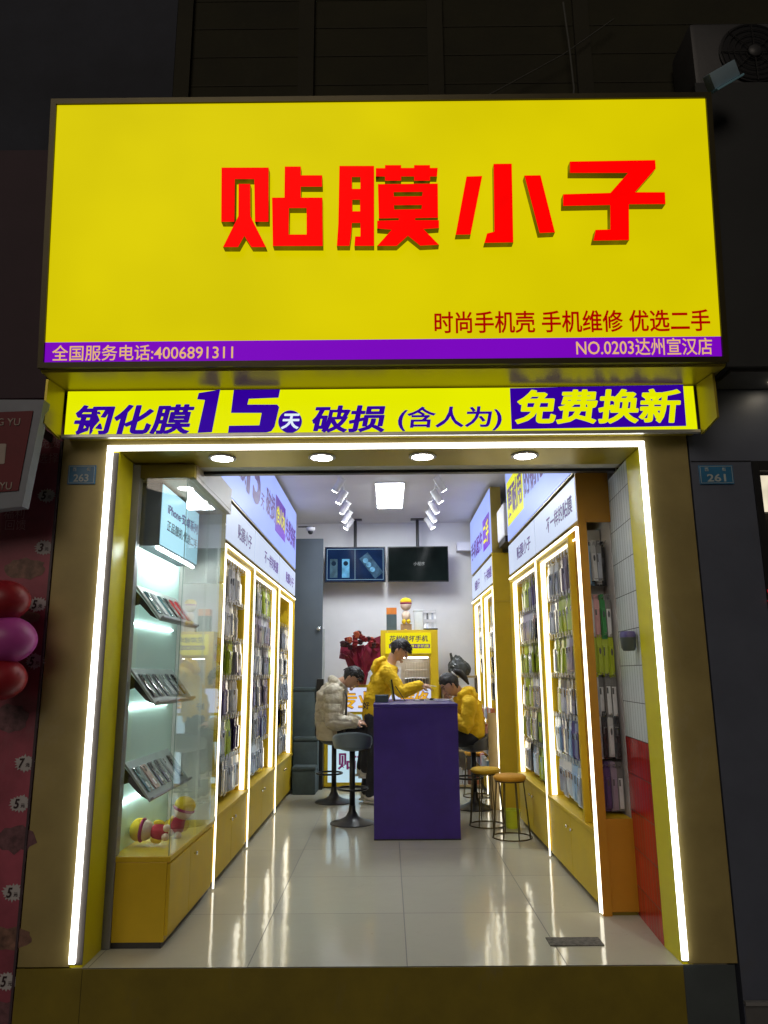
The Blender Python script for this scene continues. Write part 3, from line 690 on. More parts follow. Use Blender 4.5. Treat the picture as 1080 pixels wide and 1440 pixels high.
# street-facing end of the right bays
e = empty('end_niche', (1.32, .85, 0), 'orange yellow end niche of hanging goods facing the street beside the tiles', 'display cabinet')
MB().box(1.2135, 1.266, .715, .734, .0, 2.62, 0, .002).build('post', cab_orange, e)
MB().box(1.267, 1.4225, .722, .734, 2.29, 2.62, 0, .002).build('top_panel', cab_orange, e)
MB().box(1.267, 1.4225, .722, .734, .02, .52, 0, .002).build('base_panel', cab_orange, e)
MB().box(1.267, 1.4225, .735, .98, .50, .519, 0, .002).build('ledge', cab_yellow, e)
MB().box(1.250, 1.264, .7345, 1.0, .52, 2.285, 0, .002).build('side_panel', cab_orange, e)
MB().box(1.2645, 1.4225, .985, .997, .52, 2.285).build('back_panel', back_white, e)
MB().box(1.209, 1.2135, .718, .731, .012, 2.26).build('led_strip', led_warm, e)
for r_, z in enumerate([2.17, 1.82, 1.585, 1.34, 1.10, .80]):
    g = MB(); g.box(1.266, 1.418, .970, .982, z-.008, z+.008)
    for c_ in range(4):
        x = 1.291+.0365*c_; g.tube([(x, .97, z), (x, .80, z+.004), (x, .792, z+.016)], .0026, seg=6)
        HOOKS.append(((x, .965, z), Vector((0, -1, 0)), .13, 'end', r_, c_, 6))
    g.build('hook_rail', rail_m, e)
BAYWORD['end'] = 'end niche facing the street'
# yellow end panel of the far right bays, and what stands in the gap before it
ep = empty('cabinet_end', (1.28, 4.0, 0), 'tall plain yellow end panel closing the farther right bays', 'cabinet panel')
MB().box(1.128, 1.42, 3.985, 4.024, 0, 2.10, 0, .003).build('lower_board', cab_yellow, ep)
MB().box(1.128, 1.42, 3.985, 4.024, 2.103, 2.62, 0, .003).build('upper_board', cab_yellow, ep)
iu = empty('indoor_unit', (1.30, 3.7, 2.65), 'white wall mounted air conditioner in the gap between right hand sign boxes', 'air conditioner')
MB().box(1.19, 1.424, 3.50, 3.97, 2.72, 3.06, 0, .02).build('body', white_paint, iu, True, 40)
MB().box(1.20, 1.42, 3.51, 3.96, 2.66, 2.719, 0, .004).build('outlet', black_plastic, iu)

# long light boxes along the top of both walls
def long_box(face_x, sg, y0, y1, lab):
    o = empty('sign_box', (face_x-sg*.05, (y0+y1)/2, 2.64), lab, 'light box', 'long light boxes along the shop walls')
    MB().box(face_x-sg*.12, face_x-sg*.006, y0, y1, 2.625, 3.36, 0, .003).build('casing', frame_gold, o)
    MB().box(face_x-sg*.0055, face_x, y0+.008, y1-.008, 2.64, 3.345).build('lit_face', panel_blue, o)
    return o
o = long_box(XF_L, 1, .62, 5.30, 'long pale blue light box with violet offer text along the left wall')
for tx, a_, b_, z0, z1, bo, m_ in (('钢化膜', 1.25, 1.95, 2.86, 3.16, .03, ink_violet), ('15', 1.98, 2.62, 2.83, 3.28, .04, ink_violet), ('天', 2.66, 2.84, 2.85, 2.99, .02, ink_violet), ('破损', 2.95, 3.50, 2.86, 3.12, .03, ink_violet), ('免费换新', 4.32, 5.20, 2.86, 3.12, .03, ink_violet)):
    side_text(tx, m_, XF_L, 1, a_, b_, z0, z1, o, bo, .1)
MB().box(XF_L+.001, XF_L+.003, 3.55, 4.28, 2.80, 3.18).build('text_block', mat('violet_block', (.12, .012, .42), .5), o)
side_text('(含人为)', ink_yellow, XF_L+.003, 1, 3.60, 4.23, 2.88, 3.10, o, .02)
o = long_box(XF_R, -1, .72, 3.43, 'long pale blue light box with yellow highlighted text along the right wall')
MB().box(XF_R-.003, XF_R-.001, 2.50, 3.36, 2.78, 3.22).build('text_block', ink_yellow, o)
side_text('更耐用', ink_violet, XF_R-.003, -1, 2.55, 3.31, 2.85, 3.15, o, .03)
side_text('的钢化膜', ink_violet, XF_R, -1, 1.35, 2.44, 2.85, 3.15, o, .03)
o = long_box(1.13, -1, 4.03, 6.0, 'shorter pale blue light box at the far end of the right wall')
side_text('手机配件', ink_violet, 1.13, -1, 4.75, 5.9, 2.80, 3.02, o, .03)
MB().box(1.127, 1.129, 4.12, 4.68, 2.74, 3.10).build('text_block', mat('violet_block', (.12, .012, .42), .5), o)
side_text('二手', ink_yellow, 1.127, -1, 4.18, 4.62, 2.80, 3.04, o, .03)

# ------------------------------------------------------------------ hanging phone case packs
PK = {}
clear_bag = mat('clear_sleeve', (.62, .63, .64), .16, 0, .12, 30, .25, 40, coat=.5)
cardm = {'white': mat('card_white', (.74, .74, .74), .3, 0, .1, 20, coat=.4), 'silver': mat('card_silver', (.56, .57, .58), .22, .1, .15, 20, coat=.5), 'lime': mat('card_lime', (.42, .52, .03), .3, 0, .12, 20, coat=.4),
         'violet': mat('card_violet', (.10, .07, .20), .28, 0, .15, 20, coat=.4), 'black': mat('card_black', (.02, .02, .024), .25, 0, .2, 20, coat=.5), 'blue': mat('card_blue', (.28, .45, .66), .3, 0, .12, 20, coat=.4),
         'pink': mat('card_pink', (.62, .32, .34), .3, 0, .12, 20, coat=.4), 'green': mat('card_green', (.05, .26, .08), .3, 0, .12, 20, coat=.4), 'grey': mat('card_grey', (.17, .17, .17), .35, 0, .12, 20, coat=.3), 'mauve': mat('card_mauve', (.30, .25, .34), .3, 0, .12, 20, coat=.4)}
case_m = [mat('case_dark', (.10, .10, .11), .2, 0, .2, 10, coat=.6), mat('case_pale', (.66, .67, .69), .2, 0, .15, 10, coat=.6), mat('case_tint', (.38, .41, .48), .2, 0, .2, 10, coat=.6)]
def pack_into(mb, T, ci, shape_k):
    """one hanging pack: header card with a hang hole, backing card, phone case with camera bump under a clear sleeve; faces local -Y, hangs from the origin"""
    mb.T = T
    w_ = .052
    mb.box(-w_*.62, -.010, -.0012, .0012, -.012, .012, 0); mb.box(.010, w_*.62, -.0012, .0012, -.012, .012, 0)
    mb.box(-w_*.62, w_*.62, -.0012, .0012, .0121, .020, 0); mb.box(-w_, w_, -.0014, .0014, -.050, -.0121, 0)
    mb.box(-w_, w_, -.003, .003, -.222, -.0501, 0, .0012)
    mb.box(-.038, .038, -.0125, -.0031, -.210, -.060, 1, .004)
    if shape_k == 0: mb.box(-.034, -.006, -.0145, -.0126, -.098, -.066, 2, .0006)
    elif shape_k == 1: mb.box(-.034, -.014, -.0145, -.0126, -.112, -.066, 2, .0006)
    else: mb.lathe([(.0001, -.0150), (.018, -.0148), (.019, -.0126)], (0, 0, -.088), 2, 14, 'y')
    mb.T = None
def pack_mesh(colour, k):
    key = (colour, k)
    if key not in PK:
        mb = MB(); pack_into(mb, Matrix.Identity(4), 0, k)
        o = mb.build('phone_case_pack', [cardm[colour], case_m[1+(k+len(colour)) % 2] if colour in ('white', 'silver', 'grey') else cardm[colour], case_m[0]])
        PK[key] = o.data; bpy.data.objects.remove(o)
    return PK[key]
ORD = ['first', 'second', 'third', 'fourth', 'fifth', 'sixth', 'seventh', 'eighth', 'ninth', 'tenth', 'eleventh']
ROWW = ['top row', 'second row', 'third row', 'fourth row', 'fifth row', 'bottom row']
PAL = {labs_L[0]: ['silver silver white grey', 'silver white silver white', 'silver lime mauve silver', 'silver violet silver mauve', 'white lime silver violet', 'white silver blue white'],
       labs_L[1]: ['white silver lime lime', 'silver mauve white silver', 'lime silver grey white', 'white silver violet mauve', 'lime white violet silver', 'white white silver white'],
       labs_L[2]: ['grey', 'silver grey', 'silver silver', 'black silver', 'silver grey'],
       labs_R[0]: ['violet mauve white silver', 'lime lime silver white', 'mauve lime silver white', 'black grey lime white', 'violet silver white blue', 'silver blue white lime'],
       labs_R[1]: ['violet violet lime white', 'violet silver mauve black', 'lime lime white lime', 'black white lime grey', 'violet lime silver lime', 'lime lime grey silver'],
       labs_R[2]: ['white lime silver', 'violet white silver', 'silver black violet', 'white black mauve'], labs_R[3]: ['white silver', 'silver white', 'black silver'],
       'end': ['blue silver grey black', 'silver pink green grey', 'lime lime lime lime', 'silver grey grey grey', 'silver black silver black', 'violet violet mauve grey']}
rest_v, rest_f, rest_i = [], [], []; rest_mats = list(cardm.values())+case_m; mat_ix = {m.name: i for i, m in enumerate(rest_mats)}
for (p, d, room, lab, r_, c_, nr) in HOOKS:
    cols = PAL[lab][r_].split(); base_rot = math.atan2(d.x, -d.y)
    colour = cols[min(len(cols)-1, (c_*len(cols))//(11 if lab != 'end' else 4))] if lab == 'end' or random.random() < .6 else random.choice(cols)
    if lab != 'end' and r_ == 0 and c_ == 0: colour = cols[0]
    depth_f = room*(.98 if random.random() < .7 else random.uniform(.55, .9))
    n_back = 4 if (c_ < 1 or lab == 'end') else 2
    yaw = base_rot + R(random.gauss(0, 5))
    pos = Vector(p)+d*depth_f
    o = bpy.data.objects.new('phone_case_pack', pack_mesh(colour, random.randrange(3))); COL.objects.link(o)
    o.matrix_basis = Matrix.LocRotScale(pos+Vector((0, 0, .0)), Matrix.Rotation(yaw, 3, 'Z') @ Matrix.Rotation(R(random.gauss(0, 1.5)), 3, 'X'), Vector((.335 if lab == 'end' else 1, 1, random.uniform(1.08, 1.2))))
    row = ROWW[r_] if r_ < nr-1 else 'bottom row'
    if lab == 'end': words = f'{colour} hanging pack, {row}, {("leftmost", "second", "third", "rightmost")[c_]} hook of the {BAYWORD[lab]}'
    else: words = f'{colour} hanging pack, {row}, {ORD[c_]} hook along, {BAYWORD[lab]}'
    tag(o, words, 'phone case pack', f'packs hanging in the {BAYWORD[lab]}')
    for k in range(n_back):
        q = Vector(p)+d*(depth_f-.024*(k+1)-random.uniform(0, .006))
        if (q-Vector(p)).dot(d) < .01: break
        cc_ = colour if random.random() < .6 else random.choice(cols)
        T = Matrix.LocRotScale(q, Matrix.Rotation(base_rot+R(random.gauss(0, 6)), 3, 'Z'), Vector((.335 if lab == 'end' else 1, 1, random.uniform(1.05, 1.2))))
        me = pack_mesh(cc_, random.randrange(3)); n0 = len(rest_v)
        rest_v.extend((T @ v.co)[:] for v in me.vertices)
        slots = [mat_ix[m.name] for m in me.materials]
        for f in me.polygons: rest_f.append([n0+i for i in f.vertices]); rest_i.append(slots[f.material_index])
me = bpy.data.meshes.new('packs_behind'); me.from_pydata(rest_v, [], rest_f)
for m in rest_mats: me.materials.append(m)
me.polygons.foreach_set('material_index', rest_i); me.update()
ro = bpy.data.objects.new('packs_behind', me); COL.objects.link(ro)
tag(ro, 'phone case packs hanging on the hooks behind the front ones', 'phone case packs', kind='stuff')

# ------------------------------------------------------------------ glass display case by the door (left)
gc = empty('glass_case', (-1.3, .75, 0), 'glass fronted phone display case on a yellow base left of the entrance', 'display case')
Y0, Y1 = .245, 1.262
MB().box(-1.50, -1.425, .2395, .30, .0, 2.555, 0, .003).build('frame_post', alu, gc)
MB().box(-1.424, -1.11, .2395, .29, 2.475, 2.555, 0, .003).build('head_rail', dark_bronze, gc)
MB().box(-1.424, -1.155, Y0, Y1, .03, .41, 0, .003).build('base', cab_yellow, gc)
MB().box(-1.424, -1.17, Y0+.01, Y1, .0, .029).build('toe_kick', black_plastic, gc)
MB().box(-1.447, -1.140, Y0-.002, Y1, .411, .437, 0, .003).build('deck', cab_yellow, gc)
d_ = MB().box(-1.1545, -1.138, .66, Y1-.05, .06, .40, 0, .002).build('door', cab_yellow, gc)
MB().lathe([(.0001, .022), (.010, .020), (.011, .012), (.005, .004), (.005, 0)], (-1.138, .74, .345), axis='x', seg=12).build('knob', chrome, d_, True)
MB().box(-1.1545, -1.138, Y0+.004, .655, .06, .40, 0, .002).build('door', cab_yellow, gc)
lit_white = mat('case_back', (.62, .84, .79), .35, 0, .04, 3)
MB().box(-1.50, -1.448, .301, Y1, .437, 2.47).build('back_wall', lit_white, gc)
MB().box(-1.447, -1.15, 1.234, 1.262, .438, 2.47, 0, .002).build('end_wall', back_white, gc)
MB().box(-1.165, -1.138, 1.225, 1.2335, .438, 2.47, 0, .002).build('corner_post', cab_yellow, gc)
MB().box(-1.447, -1.111, .2905, Y1, 2.475, 2.50).build('case_ceiling', beige_beam, gc)
MB().box(-1.15, -1.11, .2905, Y1, 2.501, 2.66, 0, .003).build('top_beam', beige_beam, gc)
MB().box(-1.424, -1.153, .2455, .2535, .438, 2.474).build('front_glass', pane, gc)
MB().box(-1.1495, -1.1415, .2545, .745, .438, 2.474).build('side_glass', pane, gc)
MB().box(-1.1410, -1.1330, .735, 1.224, .438, 2.474).build('side_glass', pane, gc)
MB().box(-1.1529, -1.1496, .2540, .2544, .438, 2.474).build('glass_edge', mat('glass_edge', (.20, .30, .26), .15), gc)
for k, y in enumerate((.50, .85)):
    MB().lathe([(.0001, -.004), (.040, -.004), (.048, -.001), (.048, 0)], (-1.23, y, 2.4745), seg=24).build('downlight', emit('case_downlight', (1, .98, .93), 9, 0), gc)
lb = empty('case_light_box', (-1.38, .7, 2.08), 'pale cyan lit box lettered about used phones inside the glass case', 'light box')
MB().box(-1.447, -1.316, .31, 1.16, 2.09, 2.465, 0, .004).build('casing', slate_panel, lb)
MB().box(-1.3155, -1.309, .32, 1.15, 2.10, 2.455).build('lit_face', panel_cyan, lb)
side_text('iPhone·安卓系列', ink_violet, -1.309, 1, .42, 1.12, 2.30, 2.37, lb, .016)
side_text('正品靓机·优选二手', mat('ink_navy', (.02, .06, .10), .5), -1.309, 1, .42, 1.12, 2.20, 2.265, lb, .006)
MB().tube([(-1.335, .33, 2.080), (-1.335, 1.15, 2.080)], .005).build('led_tube', emit('case_led', (.88, 1, .96), 120, 0), lb)
# tilted phone stands: shelf boards on black brackets, phones lying on them
phone_cols = [mat('phone_black', (.012, .012, .014), .15, 0, .2, 8, coat=.8), mat('phone_teal', (.07, .18, .20), .2, 0, .1, 8, coat=.8), mat('phone_silver', (.42, .44, .46), .35, 0, .1, 8, coat=.6), mat('phone_peach', (.50, .34, .30), .25, 0, .1, 8, coat=.6), mat('phone_grey', (.13, .14, .16), .2, 0, .1, 8, coat=.8), mat('phone_red', (.42, .02, .03), .2, 0, .1, 8, coat=.8)]
pc_names = ['black', 'teal', 'silver', 'peach', 'grey', 'red']
board_m = mat('stand_board', (.33, .38, .37), .4, 0, .1, 8); lens_m = mat('lens', (.006, .006, .008), .08)
def local(T):
    mb = MB(); mb.T = T; return mb
shelfw = ['top', 'middle', 'lowest']
orders = [[1, 2, 1, 0, 5, 5], [0, 4, 4, 2, 4, 0], [1, 3, 4, 4, 2, 0]]
for k, zc in enumerate((1.765, 1.30, .80)):
    T = Matrix.Translation((-1.352, .70, zc)) @ Matrix.Rotation(R(52), 4, 'Y')
    st = empty('phone_stand', (-1.40, .68, zc-.08), f'{shelfw[k]} tilted phone stand board on the back of the glass case', 'display stand', 'tilted phone stands')
    local(T).box(-.125, .125, -.40, .40, -.012, 0, 0, .003).build('board', board_m, st)
    local(T).box(.112, .125, -.40, .40, .0005, .022, 0, .003).build('lip', alu, st)
    MB().tube([(-1.440, .34, zc-.115), (-1.440, 1.10, zc-.115)], .006).build('led_tube', emit('added_shelf_led', (.85, 1, .96), 20, 0), st)  # tube added below each stand to brighten the case back wall
    for y in (.33, 1.04):
        MB().prism([(-1.447, y, zc-.02), (-1.447, y, zc+.075), (-1.395, y, zc+.02), (-1.305, y, zc-.095), (-1.345, y, zc-.075), (-1.41, y, zc-.01)], (0, .012, 0)).build('bracket', black_plastic, st)
    for j in range(6):
        ci = orders[k][j]; Tp = T @ Matrix.Translation((.0, -.325+.125*j, .006)) @ Matrix.Rotation(R(random.gauss(0, 1.2)), 4, 'Z')
        ph = empty('phone', Tp.translation, f'{pc_names[ci]} phone lying {ORD[j]} from the street on the {shelfw[k]} tilted stand', 'phone', 'phones on the tilted stands')
        local(Tp).box(-.078, .078, -.038, .038, -.005, .0035, 0, .003).build('body', phone_cols[ci], ph, True, 40)
        local(Tp).box(-.072, -.030, -.033, -.002, .0037, .0055, 0, .001).build('camera_bump', phone_cols[ci], ph)
        for a_ in (-.060, -.042): local(Tp).lathe([(.008, 0), (.008, .0015), (.0001, .0016)], (a_, -.020, .0056), 0, 12).build('lens', lens_m, ph)
        local(Tp).box(.02, .055, -.012, .012, .0037, .0042).build('price_tag', cardm['white'], ph)
# plain plush toys on the deck
def plush(loc, lab, up, body_col, seat):
    pl = empty('plush_toy', loc, lab, 'plush toy', 'plush toys in the glass case')
    c = Vector(loc)
    yel = mat('plush_yellow', (.72, .50, .01), .85, 0, .1, 20, .3, 150); mag = mat('plush_magenta', (.33, .012, .10), .85, 0, .1, 20, .3, 150); crm = mat('plush_cream', (.66, .50, .38), .85, 0, .06, 20, .3, 150); red_ = mat('plush_red', (.40, .01, .03), .85, 0, .1, 20, .3, 150)
    q = Matrix.Translation(c) @ Matrix.Scale(.88, 4) @ (Matrix.Rotation(R(-84), 4, 'Y') @ Matrix.Rotation(R(10), 4, 'Z') if not up else Matrix.Rotation(R(18), 4, 'Y'))
    def b(nm, m, cc, rr):
        mb = MB(); mb.T = q; mb.blob(cc, rr, 0, 18, 12); mb.build(nm, m, pl, True)
    b('head', crm, (0, 0, .165), (.062, .060, .052)); b('cap', yel, (0, 0, .205), (.070, .068, .055)); b('band', mag, (0, 0, .180), (.0745, .0725, .020))
    b('body', red_, (0, 0, .075), (.050, .045, .058))
    for s_ in (-1, 1):
        b('arm', yel, (s_*.05, 0, .085), (.020, .020, .035)); b('leg', crm, (s_*.026, -.03, .022), (.023, .032, .023))
plush((-1.255, .72, .440), 'yellow capped plush toy sitting upright on the yellow deck', True, 0, 0)
plush((-1.215, .50, .502), 'yellow capped plush toy lying on its side on the yellow deck', False, 0, 0)

# ------------------------------------------------------------------ ceiling: lamp panel, track spots, screens
cp = empty('ceiling_panel_light', (.035, 4.55, 3.39), 'bright rectangular lamp panel in the shop ceiling', 'ceiling light')
MB().box(-.125, .20, 3.93, 5.17, 3.385, 3.399).build('frame', white_paint, cp)
MB().box(-.11, .185, 3.945, 5.155, 3.380, 3.3845).build('diffuser', emit('panel_light', (.90, .96, 1), 56, 0), cp)
spot_m = emit('spot_lamp', (.93, .96, 1), 95, 0)
for sg, x in ((-1, -.49), (1, .55)):
    side_ = 'left' if sg < 0 else 'right'
    tag(box('light_track', white_paint, x-.018, x+.018, .95, 6.0, 3.375, 3.398), f'white spotlight track along the {side_} side of the ceiling', 'light track', 'spotlight tracks')
    for k, y in enumerate((1.2, 2.0, 2.8, 3.55, 4.1, 4.65, 5.15, 5.6)):
        s_ = empty('track_spot', (x, y, 3.375), f'white track spotlight {ORD[k]} from the street on the {side_} ceiling track', 'spotlight', 'white track spotlights')
        MB().box(x-.015, x+.015, y-.04, y+.04, 3.350, 3.3745, 0, .003).build('adapter', white_paint, s_)
        MB().tube([(x, y, 3.35), (x, y, 3.30)], .007).build('stem', white_paint, s_)
        ax = Vector((sg*.55, (.34, .22, .42)[k % 3], -.8)).normalized(); c = Vector((x, y, 3.285))
        mb = MB(); mb.tube([c-ax*.07, c+ax*.09], .038, 0, 20); mb.build('barrel', white_paint, s_, True, 40)
        mb = MB(); mb.tube([c+ax*.0905, c+ax*.093], .031, 0, 20); mb.build('lamp_disc', spot_m, s_)
def screen(x0, x1, lab, on):
    y, z0, z1 = 5.9, 2.545, 3.02
    t_ = empty('wall_screen', ((x0+x1)/2, y, z0), lab, 'screen', 'screens hung from the ceiling')
    MB().box(x0, x1, y, y+.05, z0, z1, 0, .004).build('bezel', black_plastic, t_)
    xm = (x0+x1)/2
    MB().tube([(xm, y+.03, z1), (xm, y+.03, 3.39)], .022, 0, 12).build('hanger_pole', black_plastic, t_)
    MB().box(xm-.09, xm+.09, y-.02, y+.08, 3.385, 3.399).build('ceiling_plate', black_plastic, t_)
    scr = emit('screen_navy', (.006, .017, .055), 1.0, .5, 4, .12) if on else emit('screen_dark', (.005, .008, .008), 1.0, .6, 3, .12)
    d = MB().box(x0+.012, x1-.012, y-.004, y-.0005, z0+.012, z1-.012).build('display', scr, t_)
    ln_m = emit('screen_line', (.30, .48, .62), 1.0, .1)
    if on:
        g = MB()
        for q in ((x0+.03, x1-.03, z0+.032, z0+.036), (x0+.03, x1-.03, z1-.036, z1-.032), (x0+.03, x0+.034, z0+.0361, z1-.0361), (x1-.034, x1-.03, z0+.0361, z1-.0361), (xm-.004, xm, z0+.0361, z1-.0361)): g.box(q[0], q[1], y-.006, y-.0045, q[2], q[3])
        g.build('picture_border', ln_m, d)
        for px_, cc_ in ((x0+.12, (.05, .10, .14)), (x0+.28, (.10, .30, .50))):
            MB().box(px_-.05, px_+.05, y-.006, y-.0045, z0+.06, z0+.31, 0, .0005).build('pictured_phone', emit(f'pic_{px_:.2f}', cc_, 1, .5, 12), d)
            MB().lathe([(.0001, -.0066), (.032, -.0066), (.032, -.0062)], (px_, y, z0+.25), 0, 20, 'y').build('pictured_lens', emit('pic_lens', (.008, .02, .04), 1, 0), d)
        mb = MB(); mb.T = Matrix.Translation((x1-.19, y-.0052, z0+.22)) @ Matrix.Rotation(R(-38), 4, 'Y')
        mb.box(-.07, .07, -.0007, .0007, -.17, .17).build('pictured_phone', emit('pic_diag', (.04, .09, .15), 1, .7, 14), d)
        for a_ in (.10, .03, -.05):
            mb = MB(); mb.T = Matrix.Translation((x1-.19, y-.0066, z0+.22)) @ Matrix.Rotation(R(-38), 4, 'Y'); mb.lathe([(.0001, -.0005), (.035, -.0005), (.035, 0)], (-.02, 0, a_), 0, 20, 'y').build('pictured_lens', emit('pic_glow', (.12, .30, .48), 1, .5, 20), d)
    else:
        writing('lettering', '小程序', emit('screen_text', (.28, .30, .30), 1, 0), (xm-.06, y-.004, z0+.215), (1, 0, 0), (0, 0, 1), .15, .05, d, .001, .004, .15, .0005)
screen(-.832, -.022, 'switched on screen showing phones, left one of two under the ceiling', True)
screen(.006, .816, 'dark screen with small pale writing, right one of two under the ceiling', False)
dc = empty('dome_camera', (-.98, 5.5, 3.0), 'small dark dome camera high in the left rear corner', 'camera')
MB().lathe([(.055, 0), (.055, -.03), (.04, -.045)], (-.98, 5.45, 3.20), 0, 20).build('base', white_paint, dc, True, 40)
MB().blob((-.98, 5.45, 3.145), (.036, .036, .036), 0, 16, 10).build('dome', black_plastic, dc, True)
MB().box(-1.14, -.93, 5.44, 5.46, 3.201, 3.215).build('arm', dark_metal, dc)
bulk = structure('ceiling_bulkhead', white_paint, .95, 1.424, 6.02, 6.199, 2.98, 3.10)

# ------------------------------------------------------------------ rear left corner
pn = empty('tall_panel', (-1.03, 5.75, 0), 'tall slate grey panel standing left of the back wall', 'panel')
MB().box(-1.5, -.83, 5.62, 5.66, 0, 3.085, 0, .003).build('leaf', slate_panel, pn)
MB().lathe([(.0001, -.045), (.026, -.04), (.03, -.02), (.012, -.01), (.012, 0)], (-.875, 5.62, 1.92), 0, 16, 'y').build('knob', chrome, pn, True)
MB().box(-.829, -.80, 5.62, 5.66, 0, 1.92, 0, .003).build('pale_post', mat('pale_post', (.4, .42, .42), .5), pn)
for nm, x0, x1, y0, y1, z1, lab in (('storage_box', -1.19, -.90, 5.50, 5.615, 1.20, 'tallest dark slate block against the grey panel'), ('storage_box', -1.14, -.845, 5.34, 5.495, .62, 'middle slate padded block in front of the tallest one'), ('storage_box', -1.12, -.85, 5.12, 5.335, .31, 'lowest slate padded block at the front of the stepped blocks')):
    t_ = empty(nm, ((x0+x1)/2, (y0+y1)/2, 0), lab, 'padded block', 'stepped slate blocks in the rear corner')
    MB().box(x0, x1, y0, y1, .0, z1-.05, 0, .015).build('body', slate, t_, True, 40)
    MB().box(x0-.004, x1+.004, y0-.004, y1+.003, z1-.049, z1, 0, .018).build('padded_top', slate, t_, True, 40)
tag(MB().box(-.885, -.80, 5.50, 5.61, .0, 1.30, 0, .01).build('speaker_column', black_plastic, None), 'narrow black column beside the slate blocks', 'speaker')

# ------------------------------------------------------------------ lit counter at the back with the yellow arch on it
ctr = empty('lit_counter', (-.05, 5.75, 0), 'low lit counter with yellow frame and big characters across the back', 'counter')
MB().box(-.795, .66, 5.60, 5.95, .02, 1.22, 0, .004).build('body', cab_yellow, ctr)
pw_ = emit('counter_white', (.62, .66, .86), 1.0, .04, 3); pc_ = emit('counter_cyan', (.50, .70, .80), .95, .05, 3)
MB().box(-.76, .62, 5.590, 5.5985, .90, 1.19).build('lit_panel', pw_, ctr)
MB().box(-.76, .62, 5.590, 5.5985, .62, .865).build('lit_panel', pc_, ctr)
MB().box(-.745, -.10, 5.590, 5.5985, .07, .60).build('lit_panel', pc_, ctr)
MB().box(-.06, .62, 5.590, 5.5985, .07, .60).build('lit_panel', pc_, ctr)
or_ = emit('text_orange', (.80, .42, .02), .9, 0)
for tx, x0, x1 in (('专业', -.60, -.16), ('维修', .16, .50)):
    writing('lettering', tx, mat('ink_magenta', (.16, .01, .16), .5), (x0-.006, 5.59, .934), (1, 0, 0), (0, 0, 1), x1-x0+.012, .212, ctr, .001, .035)
    writing('lettering', tx, or_, (x0, 5.59, .94), (1, 0, 0), (0, 0, 1), x1-x0, .20, ctr, .004, .022)
writing('lettering', '贴换', mat('ink_magenta2', (.30, .01, .20), .5), (-.62, 5.59, .22), (1, 0, 0), (0, 0, 1), .46, .20, ctr, .001, .02)
ar = empty('yellow_arch', (.265, 5.6, 1.22), 'yellow cabinet arch with lit header standing on the back counter', 'display stand')
MB().box(-.09, .0, 5.50, 5.75, 1.222, 1.89, 0, .003).build('side_board', cab_yellow, ar)
MB().box(.53, .625, 5.50, 5.75, .90, 1.89, 0, .003).build('side_board', cab_yellow, ar)
MB().box(.001, .529, 5.50, 5.75, 1.80, 1.89, 0, .003).build('top_board', cab_yellow, ar)
h_ = MB().box(-.03, .54, 5.485, 5.4985, 1.60, 1.855).build('lit_header', emit('header_yellow', (.78, .68, .01), 1.0, .03), ar)
writing('lettering', '花样修坏手机', ink_dark, (.02, 5.485, 1.745), (1, 0, 0), (0, 0, 1), .48, .075, h_, .001, .02, .1)
MB().box(.015, .525, 5.483, 5.4848, 1.665, 1.715).build('text_block', ink_violet, h_)
writing('lettering', '高价回收旧屏+手机膜', ink_yellow, (.03, 5.483, 1.672), (1, 0, 0), (0, 0, 1), .48, .036, h_, .001, .006)
MB().box(.001, .529, 5.50, 5.74, 1.56, 1.599, 0, .003).build('shelf_board', cab_yellow, ar)
MB().box(.001, .529, 5.74, 5.75, 1.222, 1.559).build('back_board', white_paint, ar)
# small goods inside the arch and on top of it
MB().tube([(.03, 5.54, 1.552), (.50, 5.54, 1.552)], .006).build('led_tube', emit('arch_led', (1, .98, .95), 14, 0), ar)
t_ = empty('notice_card', (.09, 5.55, 1.222), 'small white lettered card standing inside the yellow arch', 'notice')
MB().box(.02, .16, 5.55, 5.556, 1.223, 1.45).build('card', cardm['white'], t_)
writing('lettering', '维修', ink_violet, (.05, 5.55, 1.37), (1, 0, 0), (0, 0, 1), .09, .045, t_, .001, .01); writing('lettering', '手机', ink_violet, (.05, 5.55, 1.29), (1, 0, 0), (0, 0, 1), .09, .045, t_, .001, .01)
rk = empty('wire_rack', (.35, 5.6, 1.222), 'small wire rack of phone parts inside the yellow arch', 'rack')
g = MB()
for k in range(9): g.tube([(.22+.035*k, 5.62, 1.223), (.22+.035*k, 5.62, 1.50)], .0025, seg=5)
for z in (1.30, 1.40, 1.49): g.tube([(.21, 5.62, z), (.51, 5.62, z)], .003, seg=5)
g.build('wires', rail_m, rk)
MB().box(.21, .51, 5.64, 5.70, 1.223, 1.30, 0, .01).build('tray', mat('rack_tray', (.10, .09, .09), .5, 0, .5, 30), rk)
bxs = empty('product_carton', (.05, 5.62, 1.892), 'slate carton with orange top on the yellow arch', 'carton')
MB().box(-.015, .115, 5.55, 5.68, 1.892, 2.09, 0, .002).build('lower_sleeve', slate, bxs)
MB().box(-.015, .115, 5.55, 5.68, 2.091, 2.175, 0, .002).build('upper_sleeve', mat('orange_card', (.55, .16, .02), .45), bxs)
